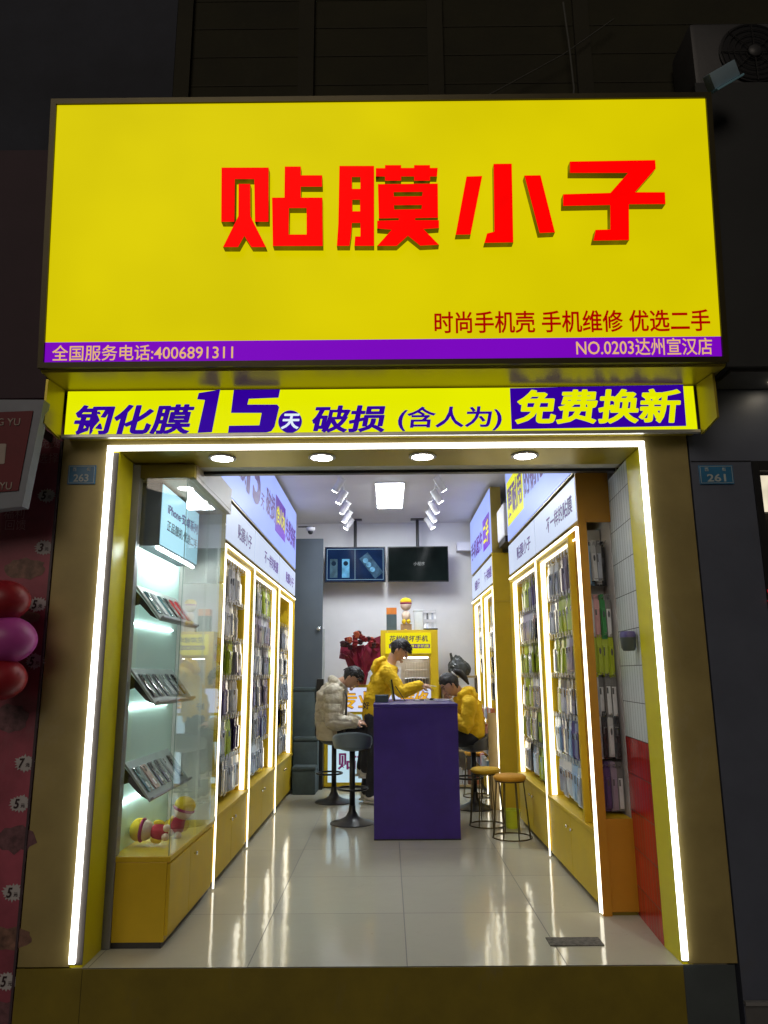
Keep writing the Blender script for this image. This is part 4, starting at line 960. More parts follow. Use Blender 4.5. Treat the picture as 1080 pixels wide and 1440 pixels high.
def topper(x, z, lab, s_):
    f_ = empty('plush_doll', (x, 5.62, z), lab, 'plush toy', 'plush toys on the yellow arch')
    ym = MATS['plush_yellow']; mg = MATS['plush_magenta']; cm = MATS['plush_cream']
    MB().blob((x, 5.62, z+.10*s_), (.055*s_, .05*s_, .07*s_), 0, 16, 10).build('body', cm, f_, True)
    MB().blob((x, 5.62, z+.235*s_), (.07*s_, .065*s_, .065*s_), 0, 16, 10).build('head', cm, f_, True)
    MB().blob((x, 5.62, z+.285*s_), (.075*s_, .07*s_, .05*s_), 0, 16, 10).build('cap', ym, f_, True)
    MB().blob((x, 5.618, z+.262*s_), (.076*s_, .071*s_, .022*s_), 0, 16, 10).build('band', mg, f_, True)
    for q in (-1, 1): MB().blob((x+q*.03*s_, 5.60, z+.03*s_), (.028*s_, .04*s_, .03*s_), 0, 12, 8).build('leg', ym, f_, True)
topper(.235, 1.972, 'larger plush toy with yellow cap seated on the carton above the arch', 1.0)
topper(.225, 1.892, 'small plush toy with yellow cap below the larger one on the arch', .26)
cb_ = empty('carton', (.235, 5.66, 1.892), 'pale brown carton under the larger plush toy on the arch', 'carton')
MB().box(.165, .305, 5.60, 5.72, 1.965-.073, 1.968, 0, .002).build('body', mat('kraft', (.32, .20, .10), .7), cb_)
MB().box(.164, .306, 5.598, 5.722, 1.9685, 1.9715, 0).build('lid', mat('kraft', (.32, .20, .10), .7), cb_)
jr = empty('clear_box', (.40, 5.62, 1.892), 'pale translucent box between the plush toys and the acrylic rack', 'box')
MB().box(.335, .445, 5.57, 5.67, 1.892, 2.13, 0, .01).build('body', mat('frosted', (.62, .64, .62), .3), jr, True, 40)
MB().box(.33, .45, 5.565, 5.675, 2.131, 2.15, 0, .004).build('lid', mat('frosted_lid', (.7, .72, .70), .3), jr)
acr = empty('acrylic_rack', (.54, 5.62, 1.892), 'clear acrylic rack of small phone samples on the yellow arch', 'rack')
g = MB()
for z in (1.90, 2.02, 2.14): g.box(.455, .62, 5.58, 5.66, z, z+.006)
for x in (.455, .615): g.box(x, x+.006, 5.665, 5.67, 1.892, 2.16)
g.build('shelves', mat('acrylic', (.7, .72, .74), .1, 0, .05, 5, coat=.6), acr)
for z in (1.907, 2.027):
    for k in range(5):
        mb = MB(); mb.T = Matrix.Translation((.475+.032*k, 5.62, z)) @ Matrix.Rotation(R(-14), 4, 'X'); mb.box(-.012, .012, -.004, .004, 0, .085, 0, .001); mb.build('sample', case_m[(k+int(z*10)) % 3] if k % 2 else cardm['white'], acr)
MB().box(.45, .63, 5.50, 5.574, 1.892, 1.91, 0, .004).build('dark_tray', black_plastic, acr)

# bouquet
bq = empty('bouquet', (-.32, 5.55, 1.22), 'bouquet of red flowers in dark red wrapping on the back counter', 'bouquet')
wrap = mat('wrap_red', (.20, .008, .03), .4, 0, .3, 8, .2, 30)
mb = MB(); rows_ = []
for h_, r_, z_ in ((0, .05, 1.225), (1, .07, 1.36), (2, .14, 1.48), (3, .23, 1.60)):
    rows_.append([mb.v((-.33+r_*1.05*(1+.22*math.sin(k*3.7+h_))*math.cos(k*math.pi/12), 5.56+r_*.5*math.sin(k*math.pi/12), z_+.05*h_*math.sin(k*2.9+h_)*.6)) for k in range(24)])
for A, B in zip(rows_, rows_[1:]):
    for k in range(24): mb.face([A[k], A[(k+1) % 24], B[(k+1) % 24], B[k]])
o = mb.build('wrapping', wrap, bq)
so = o.modifiers.new('s', 'SOLIDIFY'); so.thickness = .004
fl_m = [mat('bloom_red', (.22, .008, .012), .7, 0, .3, 30), mat('bloom_orange', (.42, .09, .03), .7, 0, .3, 30), mat('bloom_dark', (.05, .012, .014), .7, 0, .3, 30)]
random.seed(3)
for k in range(34):
    a_ = random.uniform(0, 2*math.pi); r_ = .24*math.sqrt(random.random())
    c = Vector((-.36+r_*math.cos(a_), 5.52+.10*math.sin(a_), 1.66+.14*(1-(r_/.24)**2)+random.uniform(-.03, .03))); s_ = random.uniform(.05, .075)
    mb = MB()
    for q in range(9):
        pa = q*2.4; tl = .35+.08*q
        mb.T = Matrix.Translation(c) @ Matrix.Rotation(pa, 4, 'Z') @ Matrix.Rotation(tl, 4, 'X')
        mb.blob((0, s_*.35, s_*.45), (s_*.5, s_*.14, s_*.6), 0, 8, 6)
    mb.T = None; mb.build('flower', fl_m[0 if k % 5 else 1] if k % 4 else fl_m[2], bq, True)
for k in range(7):
    x = -.62+.085*k; h_ = (0, .0, .0, -.02, .04, .10, .13)[k]; MB().prism([(x, 5.66, 1.55), (x+.09, 5.66, 1.53), (x+.11+.02*(k % 3), 5.68, 1.72+h_+.03*(k % 2)), (x+.02, 5.68, 1.70+h_)], (0, .004, 0)).build('wrapping_fold', wrap, bq)

# shelf and black bag at the right rear
sh = empty('goods_shelf', (.95, 5.6, 0), 'low shelf of small boxed goods at the right rear', 'shelf')
wood = mat('shelf_board', (.40, .30, .14), .5)
for z in (.02, .42, .72, 1.0, 1.30): MB().box(.68, 1.10, 5.50, 5.80, z, z+.025, 0, .002).build('shelf_board', wood, sh)
MB().box(.67, .679, 5.50, 5.80, 0, 1.326).build('side_board', wood, sh); MB().box(1.101, 1.11, 5.50, 5.80, 0, 1.326).build('side_board', wood, sh)
gcol = ['pink', 'white', 'silver', 'mauve', 'black', 'blue']; gw = ['second lowest', 'middle', 'fourth', 'top']
extra = {'orange': mat('box_orange', (.42, .13, .05), .5), 'brown': mat('box_brown', (.16, .07, .04), .5)}
for r_, z in enumerate((.045, .445, .745, 1.025)):
    hgt = (.20, .19, .20, .19)[r_]
    for k in range(6):
        cn_ = random.choice(['orange', 'brown', 'white', 'pink', 'silver']); m_ = extra.get(cn_) or cardm[cn_]
        x = .69+.067*k; b_ = MB().box(x, x+.058, 5.52+random.uniform(0, .03), 5.62, z+.0005, z+hgt-random.uniform(0, .05), 0, .002).build('goods_box', m_)
        tag(b_, f'small {cn_} goods box, {ORD[k]} from the left, {("bottom", "second", "third", "top")[r_]} level of the low rear shelf', 'box', 'boxes on the low rear shelf')
bg_ = empty('black_bag', (.9, 5.62, 1.326), 'crumpled black plastic bag on top of the low rear shelf', 'bag')
def crum(u):
    f_ = 1+.10*noise.noise(u*2.0)+.10*abs(noise.noise(u*5))+.05*noise.noise(u*11); k = 1.0-.55*max(0, u.z)**1.5
    return Vector((u.x*f_*k-.28*max(0, u.z), u.y*f_*k, u.z*f_ if u.z > -.6 else -.6))
MB().blob((.90, 5.62, 1.42), (.14, .11, .155), 0, 40, 28, fn=crum).build('bag', mat('black_poly', (.045, .05, .047), .3, 0, .3, 14, .5, 25), bg_)
MB().prism([(.79, 5.60, 1.50), (.83, 5.60, 1.51), (.80, 5.60, 1.61), (.775, 5.60, 1.60)], (0, .01, 0)).build('handle', MATS['black_poly'], bg_)
# small goods rack in front of the farther right bays
gr = empty('goods_rack', (1.06, 4.7, 0), 'stepped rack of small clear packed goods before the farther right bays', 'rack')
for k, (x, z) in enumerate(((1.045, .35), (1.065, .52), (1.085, .69), (1.105, .86))):
    MB().box(x-.03, x+.02, 4.10, 5.55, z, z+.006).build('rack_shelf', rail_m, gr)
    if k: pass
MB().box(1.03, 1.12, 4.085, 4.099, 0, .95).build('rack_end', wood, gr); MB().box(1.03, 1.12, 5.551, 5.565, 0, .95).build('rack_end', wood, gr)
for k, (x, z) in enumerate(((1.045, .356), (1.065, .526), (1.085, .696), (1.105, .866))):
    for j in range(10):
        cn_ = random.choice(['white', 'silver', 'pink', 'orange', 'blue', 'white']); m_ = extra.get(cn_) or cardm[cn_]; y = 4.14+.14*j
        b_ = MB().box(x-.026, x+.012, y, y+.085+random.uniform(0, .02), z+.0005, z+.09+random.uniform(0, .04), 0, .004).build('goods_box', m_)
        tag(b_, f'{cn_} boxed item, place {ORD[j] if j < 8 else ("ninth", "tenth")[j-8]} from the street, {("lowest", "second", "third", "top")[k]} step of the goods rack', 'box', 'items on the stepped goods rack')

# ------------------------------------------------------------------ purple bar counter, stools
ct = empty('bar_counter', (.235, 3.5, 0), 'tall deep purple service counter in the middle of the shop', 'counter')
MB().box(-.128, .596, 2.71, 2.735, .012, 1.075, 0, .002).build('front_panel', purple_panel, ct)
MB().box(-.130, .598, 2.705, 3.95, 1.076, 1.101, 0, .003).build('top', purple_panel, ct)
MB().box(.10, .37, 2.9, 3.85, .0, 1.075, 0, .002).build('pedestal', purple_panel, ct)
MB().box(-.128, .596, 2.715, 2.735, .0, .0115).build('kick_strip', black_plastic, ct)
# laptop-like screen seen edge-on and a dark box on the counter
lp = empty('tablet_stand', (.05, 3.45, 1.101), 'black tablet on a leaning stand seen edge on atop the counter', 'tablet')
mb = MB(); mb.T = Matrix.Translation((.06, 3.45, 1.105)) @ Matrix.Rotation(R(-8), 4, 'Y'); mb.box(-.008, .008, -.12, .12, 0, .20, 0, .003).build('screen', black_plastic, lp)
mb = MB(); mb.T = Matrix.Translation((.045, 3.45, 1.105)) @ Matrix.Rotation(R(-8), 4, 'Y'); mb.box(-.006, .006, -.11, .11, .01, .19).build('back_cover', mat('tablet_yellow', (.62, .52, .02), .4), lp)
g = MB(); g.tube([(.07, 3.40, 1.24), (.16, 3.40, 1.105)], .004); g.tube([(.07, 3.5, 1.24), (.16, 3.5, 1.105)], .004); g.tube([(.05, 3.40, 1.105), (.17, 3.40, 1.105)], .004); g.build('prop', black_plastic, lp)
dbx = empty('tool_box', (-.06, 3.2, 1.101), 'dark slate box on the left end of the purple counter', 'box')
MB().box(-.12, .0, 3.1, 3.3, 1.102, 1.155, 0, .004).build('body', slate, dbx); MB().box(-.122, .002, 3.098, 3.302, 1.1555, 1.165, 0, .003).build('lid', slate, dbx)
pt = empty('parts_tray', (.33, 3.45, 1.101), 'low grey tray of small parts lying on the counter beside the tablet', 'tray')
MB().box(.24, .46, 3.36, 3.52, 1.1015, 1.106, 0, .001).box(.24, .245, 3.36, 3.52, 1.1061, 1.118).box(.455, .46, 3.36, 3.52, 1.1061, 1.118).build('tray', alu, pt)
for k in range(4): MB().box(.255+.048*k, .292+.048*k, 3.39+.01*k, 3.47, 1.1062, 1.112+.004*k, 0, .001).build('part', [cardm['white'], cardm['black'], cardm['silver'], phone_cols[0]][k], pt)
tag(MB().tube([(.50+.06*math.cos(k*.52)*(1+.02*k), 3.2+.05*math.sin(k*.52), 1.1045+.0009*k) for k in range(26)], .0025, 0, 6).build('cable', cardm['white']), 'coiled white cable lying on the purple counter', 'cable')
def bar_stool(x, y, rz, lab, seat_m, seat_z, back=True):
    st = empty('bar_stool', (x, y, 0), lab, 'bar stool', 'bar stools round the counter', rz)
    T = Matrix.Translation((x, y, 0)) @ Matrix.Rotation(rz, 4, 'Z')
    def L(): m_ = MB(); m_.T = T; return m_
    L().lathe([(.205, 0), (.207, .006), (.195, .013), (.12, .030), (.06, .062), (.034, .11), (.03, .16), (.0001, .16)], (0, 0, 0), 0, 36).build('foot', black_plastic, st, True, 50)
    L().tube([(0, 0, .15), (0, 0, seat_z-.03)], .027, 0, 18).build('post', black_plastic, st, True)
    L().tube([(.14*math.cos(k*math.pi/12), .05+.14*math.sin(k*math.pi/12), .30) for k in range(24)], .010, 0, 8, closed=True).build('foot_ring', dark_metal, st, True)
    g = L()
    def cup(u):
        z = u.z
        return Vector((u.x, u.y, z*.8 if z < 0 else z*.25-.25*(1-u.x*u.x-u.y*u.y)))
    g.blob((0, 0, seat_z+.03), (.172, .165, .10), 0, 28, 16, fn=cup); g.build('seat', seat_m, st, True)
    if back:
        g = L(); N_ = 20; rows_ = []
        for j in range(7):
            h = j/6
            rows_.append([(a, h) for a in [math.pi*(1.5)+(k/N_-.5)*math.pi*1.15 for k in range(N_+1)]])
        def P(a, h, t):
            top = .125*(max(0, math.cos((a-1.5*math.pi)*.87))**.6)
            r_ = .158+.018*h+t
            return (r_*1.02*math.cos(a), r_*.95*math.sin(a), seat_z+.012-.03*(1-h)+h*top)
        outer = [[g.v(P(a, h, .012)) for a, h in rw] for rw in rows_]; inner = [[g.v(P(a, h, -.006)) for a, h in rw] for rw in rows_]
        for A, B in zip(outer, outer[1:]):
            for k in range(N_): g.face([A[k], A[k+1], B[k+1], B[k]])
        for A, B in zip(inner, inner[1:]):
            for k in range(N_): g.face([A[k], B[k], B[k+1], A[k+1]])
        for k in range(N_): g.face([outer[-1][k], outer[-1][k+1], inner[-1][k+1], inner[-1][k]]); g.face([outer[0][k], inner[0][k], inner[0][k+1], outer[0][k+1]])
        for j in range(6):
            for k in (0, N_): g.face([outer[j][k], outer[j+1][k], inner[j+1][k], inner[j][k]])
        g.build('backrest', seat_m, st, True)
    return st
seat_grey = mat('seat_grey', (.16, .21, .24), .38, 0, .08, 6); seat_dark = mat('seat_dark', (.055, .056, .06), .4, 0, .1, 6)
bar_stool(-.345, 3.45, R(0), 'empty grey bucket seat bar stool nearest the street, left of the counter', seat_grey, .69)
bar_stool(-.60, 4.62, R(90), 'bar stool under the seated person in the beige jacket', seat_dark, .64, False)
bar_stool(.885, 4.20, R(-90+180), 'dark bar stool under the seated person with the ponytail', seat_dark, .60, True)
def ring_stool(x, y, seat_z, lab, m_, rad=.135):
    st = empty('wire_stool', (x, y, 0), lab, 'stool', 'round yellow seated wire stools')
    MB().lathe([(.0001, seat_z-.045), (rad-.01, seat_z-.044), (rad+.002, seat_z-.03), (rad+.004, seat_z-.015), (rad-.012, seat_z-.001), (.0001, seat_z+.004)], (x, y, 0), 0, 36).build('cushion', m_, st, True)
    wire = mat('brass_wire', (.10, .075, .03), .35, .8)
    for r_, z in ((rad+.03, .006), (rad-.012, seat_z-.050)):
        MB().tube([(x+r_*math.cos(k*math.pi/20), y+r_*math.sin(k*math.pi/20), z) for k in range(40)], .0055, 0, 8, closed=True).build('ring', wire, st, True)
    for k in range(8):
        a = k*math.pi/4+.2
        MB().tube([(x+(rad-.012)*math.cos(a), y+(rad-.012)*math.sin(a), seat_z-.05), (x+(rad+.03)*math.cos(a), y+(rad+.03)*math.sin(a), .006)], .0045, 0, 8).build('wire_leg', wire, st, True)
yel_vel = mat('mustard_velvet', (.60, .36, .01), .75, 0, .1, 12, .15, 180); org_vel = mat('amber_velvet', (.58, .27, .01), .75, 0, .1, 12, .15, 180)
ring_stool(1.035, 2.80, .505, 'nearest wire stool with amber cushion right of the counter', org_vel)
ring_stool(.895, 3.32, .500, 'middle wire stool with mustard cushion right of the counter', yel_vel)
ring_stool(1.0, 4.95, .49, 'farthest wire stool with amber cushion beyond the seated woman', org_vel)
wb = empty('waste_bin', (1.13, 3.18, 0), 'small lime yellow bin standing behind the nearest wire stool', 'bin')
MB().lathe([(.055, 0), (.06, .01), (.072, .15), (.068, .15), (.056, .012), (.0001, .012)], (1.105, 3.2, .0), 0, 24).build('bucket', mat('lime_bin', (.55, .62, .02), .4), wb, True, 40)
MB().tube([(1.105+.071*math.cos(k*math.pi/12), 3.2+.071*math.sin(k*math.pi/12), .152) for k in range(24)], .005, closed=True).build('rim', mat('lime_bin', (.55, .62, .02), .4), wb, True)
MB().box(.812, 1.088, .250, .368, .0005, .006, 0, .002).build('mat_body', mat('coir', (.13, .12, .10), .9, 0, .5, 40, .6, 120), tag(empty('floor_mat', (.95, .31, 0)), 'small worn grey mat lying on the tiles near the doorway', 'mat'))
# ------------------------------------------------------------------ people
skin = mat('skin', (.52, .30, .20), .5, 0, .08, 12, .05, 80)
hair_m = mat('black_hair', (.010, .008, .007), .45, 0, .3, 60, .5, 160, stretch=(1, 1, .35))
hoodie = mat('yellow_hoodie', (.80, .50, .004), .8, 0, .12, 10, .8, 16)
puffer = mat('beige_puffer', (.47, .42, .31), .5, 0, .12, 8, .9, 18)
trouser = mat('dark_trousers', (.014, .015, .022), .75, 0, .25, 14, .3, 30)
sole_m = mat('sole', (.55, .54, .52), .5); shoe_m = mat('white_shoe', (.55, .54, .52), .5)
eye_m = mat('eye_dark', (.01, .008, .008), .2); lip_m = mat('lip', (.36, .12, .11), .45)
V = Vector
def basis(fwd, up):
    f = V(fwd).normalized(); u = V(up); u = (u-f*u.dot(f)).normalized(); r = f.cross(u)
    return Matrix((r, f, u)).transposed()          # local x right, y forward, z up
def head_fn(p):
    x, y, z = p
    if z < 0:
        k = -z; x *= 1-.36*k**1.3; y = y*(1-.20*k)+.14*k if y > 0 else y*(1-.55*k)
    if y > 0: y *= .90+.10*abs(z)
    return V((x, y, z))
def add_head(mb, c, B, s=1.0):
    c = V(c)
    mb.blob(c, (.078*s, .098*s, .118*s), 0, 28, 20, B, head_fn)
    P = lambda x, y, z: c + B @ V((x*s, y*s, z*s))
    mb.tube([P(0, .086, .022), P(0, .104, -.006), P(0, .112, -.026), P(0, .094, -.038)], [.008*s, .012*s, .017*s, .010*s], 0, 8)      # nose
    mb.tube([P(-.045, .076, .030), P(0, .090, .034), P(.045, .076, .030)], [.010*s, .013*s, .010*s], 0, 8)                       # brow
    mb.tube([P(-.022, .083, -.064), P(0, .094, -.062), P(.022, .083, -.064)], [.007*s, .011*s, .007*s], 0, 8)                    # lips
    mb.blob(P(0, .082, -.098), (.022*s, .018*s, .016*s), 0, 10, 8)                                                         # chin
    for q in (-1, 1):
        mb.blob(P(q*.079, -.008, -.008), (.011*s, .020*s, .033*s), 0, 10, 8, B)
def add_hand(mb, wrist, d, n, thumb, curl=.9, s=1.0):
    """palm, four unequal fingers curling towards n, thumb from the side of the palm"""
    w_, d, n = V(wrist), V(d).normalized(), V(n); n = (n-d*n.dot(d)).normalized(); sd = d.cross(n)*thumb
    mb.tube([w_-d*.01, w_+d*.03, w_+d*.085], [(.026*s, .020*s), (.038*s, .016*s), (.040*s, .013*s)], 0, 12, side=sd)
    for k, (o, l, sp) in enumerate(((.029, .070, .10), (.010, .078, .03), (-.010, .073, -.03), (-.028, .058, -.10))):
        b = w_+d*.080+sd*o*s; dd = (d+sd*sp).normalized(); c_ = curl*(1+.1*k)
        p1 = b+(dd*math.cos(c_*.35)+n*math.sin(c_*.35))*l*.42*s; p2 = p1+(dd*math.cos(c_*.9)+n*math.sin(c_*.9))*l*.33*s; p3 = p2+(dd*math.cos(c_*1.3)+n*math.sin(c_*1.3))*l*.25*s
        mb.tube([b-dd*.02, b, p1, p2, p3], [.0095*s, .0095*s, .009*s, .0082*s, .007*s], 0, 8)
    b = w_+d*.028+sd*.034*s; td = (d*.62+sd*.55+n*.45).normalized()
    mb.tube([w_+d*.015+sd*.02*s, b, b+td*.034, b+(td*.8+d*.3).normalized()*.062], [.013*s, .012*s, .0105*s, .008*s], 0, 8)
def bend(a, b, c, ra, rb, rc, mb, seg=14, ext=0):
    """tapered limb through three joints with a rounded bend"""
    a, b, c = V(a), V(b), V(c)
    pts = [a, a.lerp(b, .5), a.lerp(b, .86), b, b.lerp(c, .14), b.lerp(c, .5), c]
    mid = (a.lerp(b, .86)+b.lerp(c, .14))/2; pts[3] = b.lerp(mid, .35)
    rs = [ra, ra*.55+rb*.45, rb*1.02, rb*1.04, rb*1.02, rb*.55+rc*.45, rc]
    mb.blob(a, (ra, ra, ra), 0, 12, 8); mb.tube(pts, rs, 0, seg); mb.blob(c, (rc, rc, rc), 0, 12, 8)
def add_hair(name, c, B, parent, s=1.0, long=False):
    def fn(p):
        q = head_fn(p); x, y, z = p
        k = 1.10+.05*noise.noise(V((x*5, y*5, z*5)))+.035*noise.noise(V((x*14, y*14, z*14)))
        line = .30 + (.25 if y > .75 else 0) if y > .15 else (-.15 if y > -.30 else -.62)      # fringe, sideburn, nape
        if z < line: k = max(.80, k-1.6*(line-z)) if z > line-.25 else .80
        return q*k
    mb = MB(); mb.blob(V(c)+B @ V((0, -.004, .008))*s, (.080*s, .101*s, .118*s), 0, 56, 44, B, fn)
    if not long:
        rnd = random.Random(len(name)+int(c[0]*100))
        for k in range(150):                                  # loose tufts over crown and fringe
            a = rnd.uniform(0, 2*math.pi); e = rnd.uniform(.15, 1.4)
            u = V((math.cos(a)*math.cos(e), math.sin(a)*math.cos(e), math.sin(e)))
            base = V(c)+B @ V((u.x*.078, u.y*.10, .012+u.z*.116)); t = B @ V((u.x*.3+rnd.uniform(-.4, .4), .6+u.y*.5, u.z*.3-.35)).normalized()
            if u.y < -.2: t = B @ V((u.x, u.y*.6, -.8)).normalized()
            mb.tube([base, base+t*.025+(B @ u)*.008, base+t*.05], [.007, .005, .0015], 0, 5)
    return mb.build(name, hair_m, parent, True)
def eyes(c, B, parent):
    c = V(c)
    for q in (-1, 1):
        MB().blob(c+B @ V((q*.031, .083, .010)), (.012, .006, .006), 0, 12, 8, B).build('eye', eye_m, parent, True)
        MB().tube([c+B @ V((q*.014, .094, .032)), c+B @ V((q*.034, .089, .038)), c+B @ V((q*.052, .072, .032))], .004, 0, 6).build('eyebrow', hair_m, parent, True)
def shoe(ankle, toe, parent, m_=None):
    a, t = V(ankle), V(toe); d = (t-a); d.z = 0; d.normalize(); B = basis(d, (0, 0, 1)); b = V((a.x, a.y, min(a.z, t.z)))
    g = MB(); z0 = b.z-.055
    g.tube([b-d*.055+V((0, 0, -.02)), b+d*.02+V((0, 0, -.016)), b+d*.10+V((0, 0, -.032)), b+d*.185+V((0, 0, -.043))], [(.036, .042), (.040, .046), (.042, .032), (.026, .018)], 0, 14, side=B @ V((1, 0, 0)))
    o = g.build('shoe', m_ or shoe_m, parent, True)
    g = MB(); g.tube([b-d*.075+V((0, 0, -.062)), b+d*.0+V((0, 0, -.062)), b+d*.11+V((0, 0, -.062)), b+d*.205+V((0, 0, -.060))], [(.036, .013), (.041, .014), (.046, .014), (.026, .012)], 0, 14, side=B @ V((1, 0, 0)))
    g.build('sole', sole_m, o, True)
def person(name, lab, J):
    """J: joints in metres; builds one continuous body, then clothes and hair as children"""
    root = empty(name, J['base'], lab, 'person')
    lat = V(J['lat']); hb = basis(J['hf'], J['hu']); pel, wai, che, nek, hd = [V(J[k]) for k in ('pelvis', 'waist', 'chest', 'neck', 'head')]
    fat = J.get('fat', 0.0)
    body = MB()
    body.tube([pel-(wai-pel)*.35, pel, wai, che, nek.lerp(che, .25), nek], [(.11, .085), (.150, .105), (.125, .095), (.155, .105), (.12, .08), (.055, .055)], 0, 20, side=lat)
    body.tube([nek-(hd-nek)*.3, nek, hd+hb @ V((0, -.03, -.06))], [.060, .054, .052], 0, 14)
    add_head(body, hd, hb)
    for a in J['arms']:
        bend(a[0], a[1], a[2], .048, .037, .027, body); add_hand(body, a[2], a[3], a[4], a[5], a[6] if len(a) > 6 else .9)
    for l in J['legs']:
        bend(l[0], l[1], l[2], .078, .054, .040, body)
    b = body.soft('body', skin, root, .0055, 5)
    eyes(hd, hb, b)
    add_hair('hair', hd, hb, root, 1.0, J.get('long', False))
    # jacket
    g = MB(); fx = J['fat']; hem = V(J['hem'])
    g.tube([hem, hem.lerp(pel, .6)+V((0, 0, .01)), wai, che, nek.lerp(che, .30), nek.lerp(che, .02)], [(.150+fx, .115+fx), (.165+fx, .125+fx), (.158+fx, .122+fx), (.175+fx, .125+fx), (.140+fx*.8, .098+fx*.7), (.075+fx*.3, .075+fx*.3)], 0, 24, side=lat)
    for a in J['arms']:
        bend(a[0], a[1], V(a[2])-V(a[3]).normalized()*.012, .070+fx, .056+fx*.9, .044+fx*.5, g, 16)
    for h in J['hood']: g.tube(h[0], h[1], 0, 14, side=lat)
    seed = hash(name) % 7
    if J['quilt']:
        def dis(co):
            zz = (co-pel).dot((che-pel).normalized())
            return .0065*abs(math.sin(zz*math.pi/.105+1.8*noise.noise(co*4)))**.5-.005+.009*noise.noise(co*11)+.005*noise.noise(co*26)
    else:
        def dis(co): return .013*noise.noise(V((co.x*8, co.y*8, co.z*15)))+.007*abs(noise.noise(V((co.x*16, co.y*16, co.z*34))))+.004*noise.noise(co*40)
    ja = g.soft('jacket' if J['quilt'] else 'hoodie', J['top_m'], root, .0075, 3, dis)
    # trousers
    g = MB(); hp = V(J['legs'][0][0]).lerp(V(J['legs'][1][0]), .5)
    g.tube([pel+(wai-pel)*.35, pel, hp-(wai-pel).normalized()*.06], [(.150, .112), (.165, .125), (.14, .11)], 0, 20, side=lat)
    for l in J['legs']: bend(l[0], l[1], V(l[2])+(V(l[1])-V(l[2])).normalized()*.03, .098, .075, .062, g, 16)
    g.soft('trousers', trouser, root, .008, 3, lambda co: .006*noise.noise(co*16))
    for l in J['legs']: shoe(l[2], l[3], root, J.get('shoe'))
    return root, hb, hd, ja
# standing, leaning to the right over the work
r1, B1, H1, ja1 = person('person', 'standing person in yellow hoodie leaning over the back of the purple counter', dict(
    base=(-.2, 4.55, 0), lat=(.12, 1, 0), pelvis=(-.15, 4.56, .93), waist=(-.13, 4.55, 1.10), chest=(-.06, 4.54, 1.28), neck=(.035, 4.53, 1.47), head=(.128, 4.52, 1.612), hf=(.86, -.16, -.50), hu=(.48, 0, .88),
    arms=[((-.005, 4.37, 1.37), (.13, 4.33, 1.165), (.345, 4.40, 1.235), (.98, .05, -.08), (0, .3, -1), -1, .9), ((-.02, 4.70, 1.37), (.16, 4.66, 1.15), (.36, 4.55, 1.215), (.98, -.2, .0), (0, -.5, -.9), 1, .9)],
    legs=[((-.17, 4.47, .90), (-.155, 4.45, .49), (-.20, 4.47, .085), (-.08, 4.40, .085)), ((-.17, 4.64, .90), (-.20, 4.66, .48), (-.25, 4.65, .085), (-.13, 4.62, .085))],
    hem=(-.155, 4.56, .86), fat=.012, quilt=False, top_m=hoodie,
    hood=[([(.05, 4.44, 1.40), (-.03, 4.445, 1.440), (-.095, 4.48, 1.465), (-.125, 4.53, 1.475), (-.095, 4.58, 1.465), (-.03, 4.615, 1.440), (.05, 4.62, 1.40)], [.020, .030, .042, .048, .042, .030, .020]), ([(-.03, 4.53, 1.525), (-.105, 4.53, 1.485), (-.145, 4.53, 1.40), (-.135, 4.53, 1.32)], [(.075, .030), (.115, .045), (.115, .045), (.07, .02)])]))
writing('back_print', '好', mat('print_ink', (.03, .012, .03), .6), (-.275, 4.405, .985), (1, 0, 0), (0, 0, 1), .07, .075, ja1, .004, .02, 0, .001)
# phone held by the standing person
pd = empty('phone', (.47, 4.48, 1.24), 'pale phone held in both hands by the standing person', 'phone')
mb = MB(); mb.T = Matrix.Translation((.455, 4.475, 1.225)) @ Matrix.Rotation(R(8), 4, 'Y'); mb.box(-.06, .075, -.036, .036, -.004, .004, 0, .003).build('body', phone_cols[2], pd)
mb = MB(); mb.T = Matrix.Translation((.455, 4.475, 1.225)) @ Matrix.Rotation(R(8), 4, 'Y'); mb.box(-.055, .070, -.033, .033, .0042, .0052).build('display', emit('phone_glow', (.8, .85, .9), .8, .1), pd)
# seated left, bowed over a phone
r2, B2, H2, ja2 = person('person', 'seated person in beige quilted jacket bowed over a phone on the left', dict(
    base=(-.6, 4.6, .64), lat=(.06, 1, 0), pelvis=(-.63, 4.60, .76), waist=(-.655, 4.60, .93), chest=(-.635, 4.59, 1.11), neck=(-.515, 4.57, 1.27), head=(-.405, 4.555, 1.318), hf=(.74, -.14, -.66), hu=(.66, 0, .75),
    arms=[((-.60, 4.40, 1.15), (-.60, 4.33, .855), (-.365, 4.40, .845), (.98, .12, .0), (0, .4, -.9), -1, .8), ((-.59, 4.76, 1.15), (-.55, 4.80, .87), (-.345, 4.62, .84), (.95, -.3, .05), (0, -.4, -.9), 1, .8)],
    legs=[((-.60, 4.52, .73), (-.215, 4.50, .735), (-.25, 4.52, .33), (-.12, 4.50, .33)), ((-.60, 4.69, .73), (-.23, 4.72, .72), (-.30, 4.70, .33), (-.17, 4.70, .33))],
    hem=(-.635, 4.60, .655), fat=.040, quilt=True, top_m=puffer, shoe=shoe_m,
    hood=[([(-.52, 4.44, 1.235), (-.60, 4.49, 1.285), (-.625, 4.57, 1.295), (-.60, 4.65, 1.285), (-.52, 4.71, 1.235)], [.035, .048, .052, .048, .035])]))
MB().tube([(-.475, 4.44, 1.19), (-.45, 4.415, 1.10), (-.455, 4.40, 1.0), (-.46, 4.41, .90), (-.48, 4.43, .72)], [.010]*5, 0, 8).build('zip_flap', mat('dark_zip', (.03, .03, .03), .5), ja2, True)
ps = empty('phone', (-.25, 4.5, .86), 'dark phone in the hands of the person in the beige jacket', 'phone')
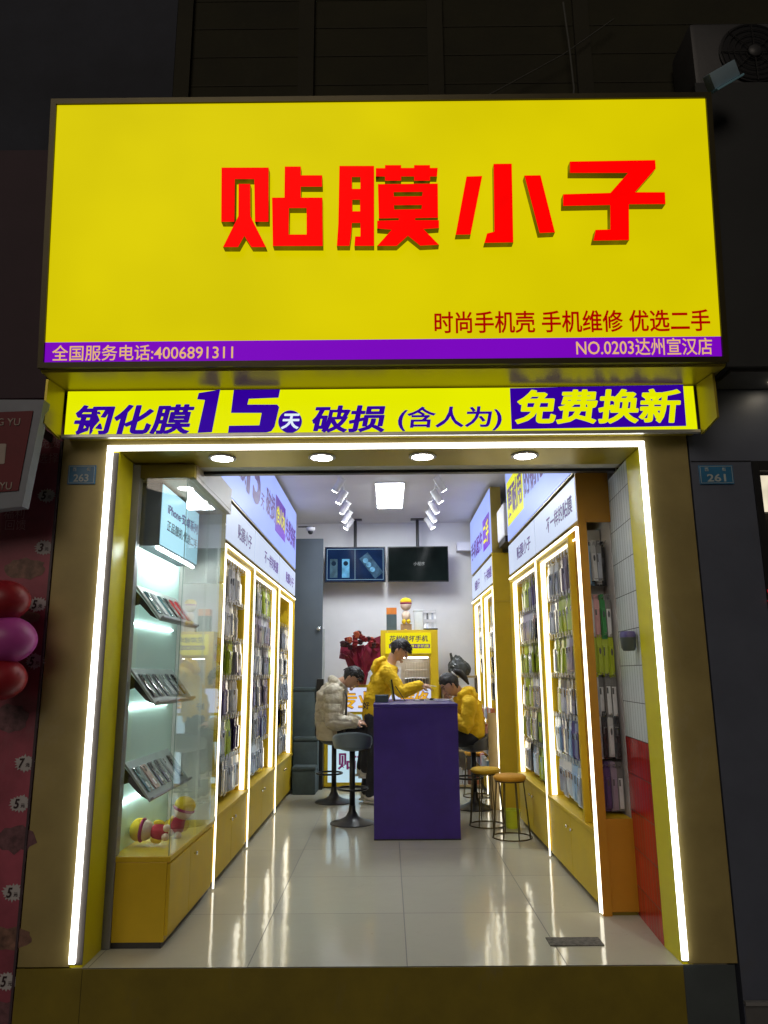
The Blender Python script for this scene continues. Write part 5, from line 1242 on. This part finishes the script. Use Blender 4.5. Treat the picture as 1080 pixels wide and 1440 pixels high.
mb = MB(); mb.T = Matrix.Translation((-.235, 4.475, .852)) @ Matrix.Rotation(R(-14), 4, 'Y'); mb.box(-.06, .075, -.036, .036, -.004, .004, 0, .003).build('body', phone_cols[0], ps)
mb = MB(); mb.T = Matrix.Translation((-.235, 4.475, .852)) @ Matrix.Rotation(R(-14), 4, 'Y'); mb.box(-.055, .070, -.033, .033, .0042, .0052).build('display', emit('phone_violet', (.25, .25, .6), .9, .3, 20), ps)
# seated right, ponytail
r3, B3, H3, ja3 = person('person', 'seated person with ponytail in yellow hoodie working at the right side of the counter', dict(
    base=(.885, 4.2, .60), lat=(-.05, 1, 0), pelvis=(.875, 4.20, .74), waist=(.880, 4.20, .88), chest=(.850, 4.19, 1.02), neck=(.755, 4.18, 1.145), head=(.655, 4.165, 1.235), hf=(-.78, -.16, -.60), hu=(-.60, 0, .80), long=True,
    arms=[((.835, 4.03, 1.055), (.80, 3.99, .80), (.60, 4.08, .985), (-.9, .3, .02), (0, .3, -1), 1, .9), ((.835, 4.36, 1.055), (.80, 4.36, .80), (.60, 4.25, .985), (-.95, -.2, .0), (0, -.3, -1), -1, .9)],
    legs=[((.85, 4.11, .70), (.49, 4.09, .70), (.53, 4.10, .30), (.40, 4.10, .30)), ((.85, 4.29, .70), (.49, 4.31, .70), (.54, 4.30, .30), (.41, 4.30, .30))],
    hem=(.880, 4.20, .665), fat=.010, quilt=False, top_m=hoodie,
    hood=[([(.74, 4.06, 1.12), (.81, 4.09, 1.16), (.875, 4.18, 1.165), (.81, 4.28, 1.16), (.74, 4.31, 1.12)], [.035, .050, .058, .050, .035]), ([(.86, 4.18, 1.20), (.905, 4.18, 1.12), (.91, 4.18, 1.03)], [(.09, .030), (.11, .045), (.08, .028)])]))
MB().tube([H3+B3 @ V((0, -.095, .055)), H3+B3 @ V((0, -.135, .075)), H3+B3 @ V((0, -.165, .03)), H3+B3 @ V((0, -.175, -.05)), H3+B3 @ V((.004, -.165, -.12))], [.022, .034, .038, .030, .008], 0, 14).build('ponytail', hair_m, r3, True)
MB().tube([H3+B3 @ V((.03*math.cos(k*math.pi/6), -.103-.004*math.sin(k), .060+.03*math.sin(k*math.pi/6))) for k in range(12)], .008, 0, 8, closed=True).build('hair_tie', mat('hair_tie', (.55, .53, .5), .7), r3, True)
MB().tube([V((.755, 4.12, 1.115)), V((.80, 4.15, 1.155)), V((.815, 4.19, 1.16)), V((.79, 4.23, 1.15)), V((.74, 4.24, 1.115))], [.022, .026, .026, .026, .022], 0, 10).build('collar', mat('white_collar', (.62, .61, .58), .7), r3, True)

bpy.data.scenes.remove(WORK)
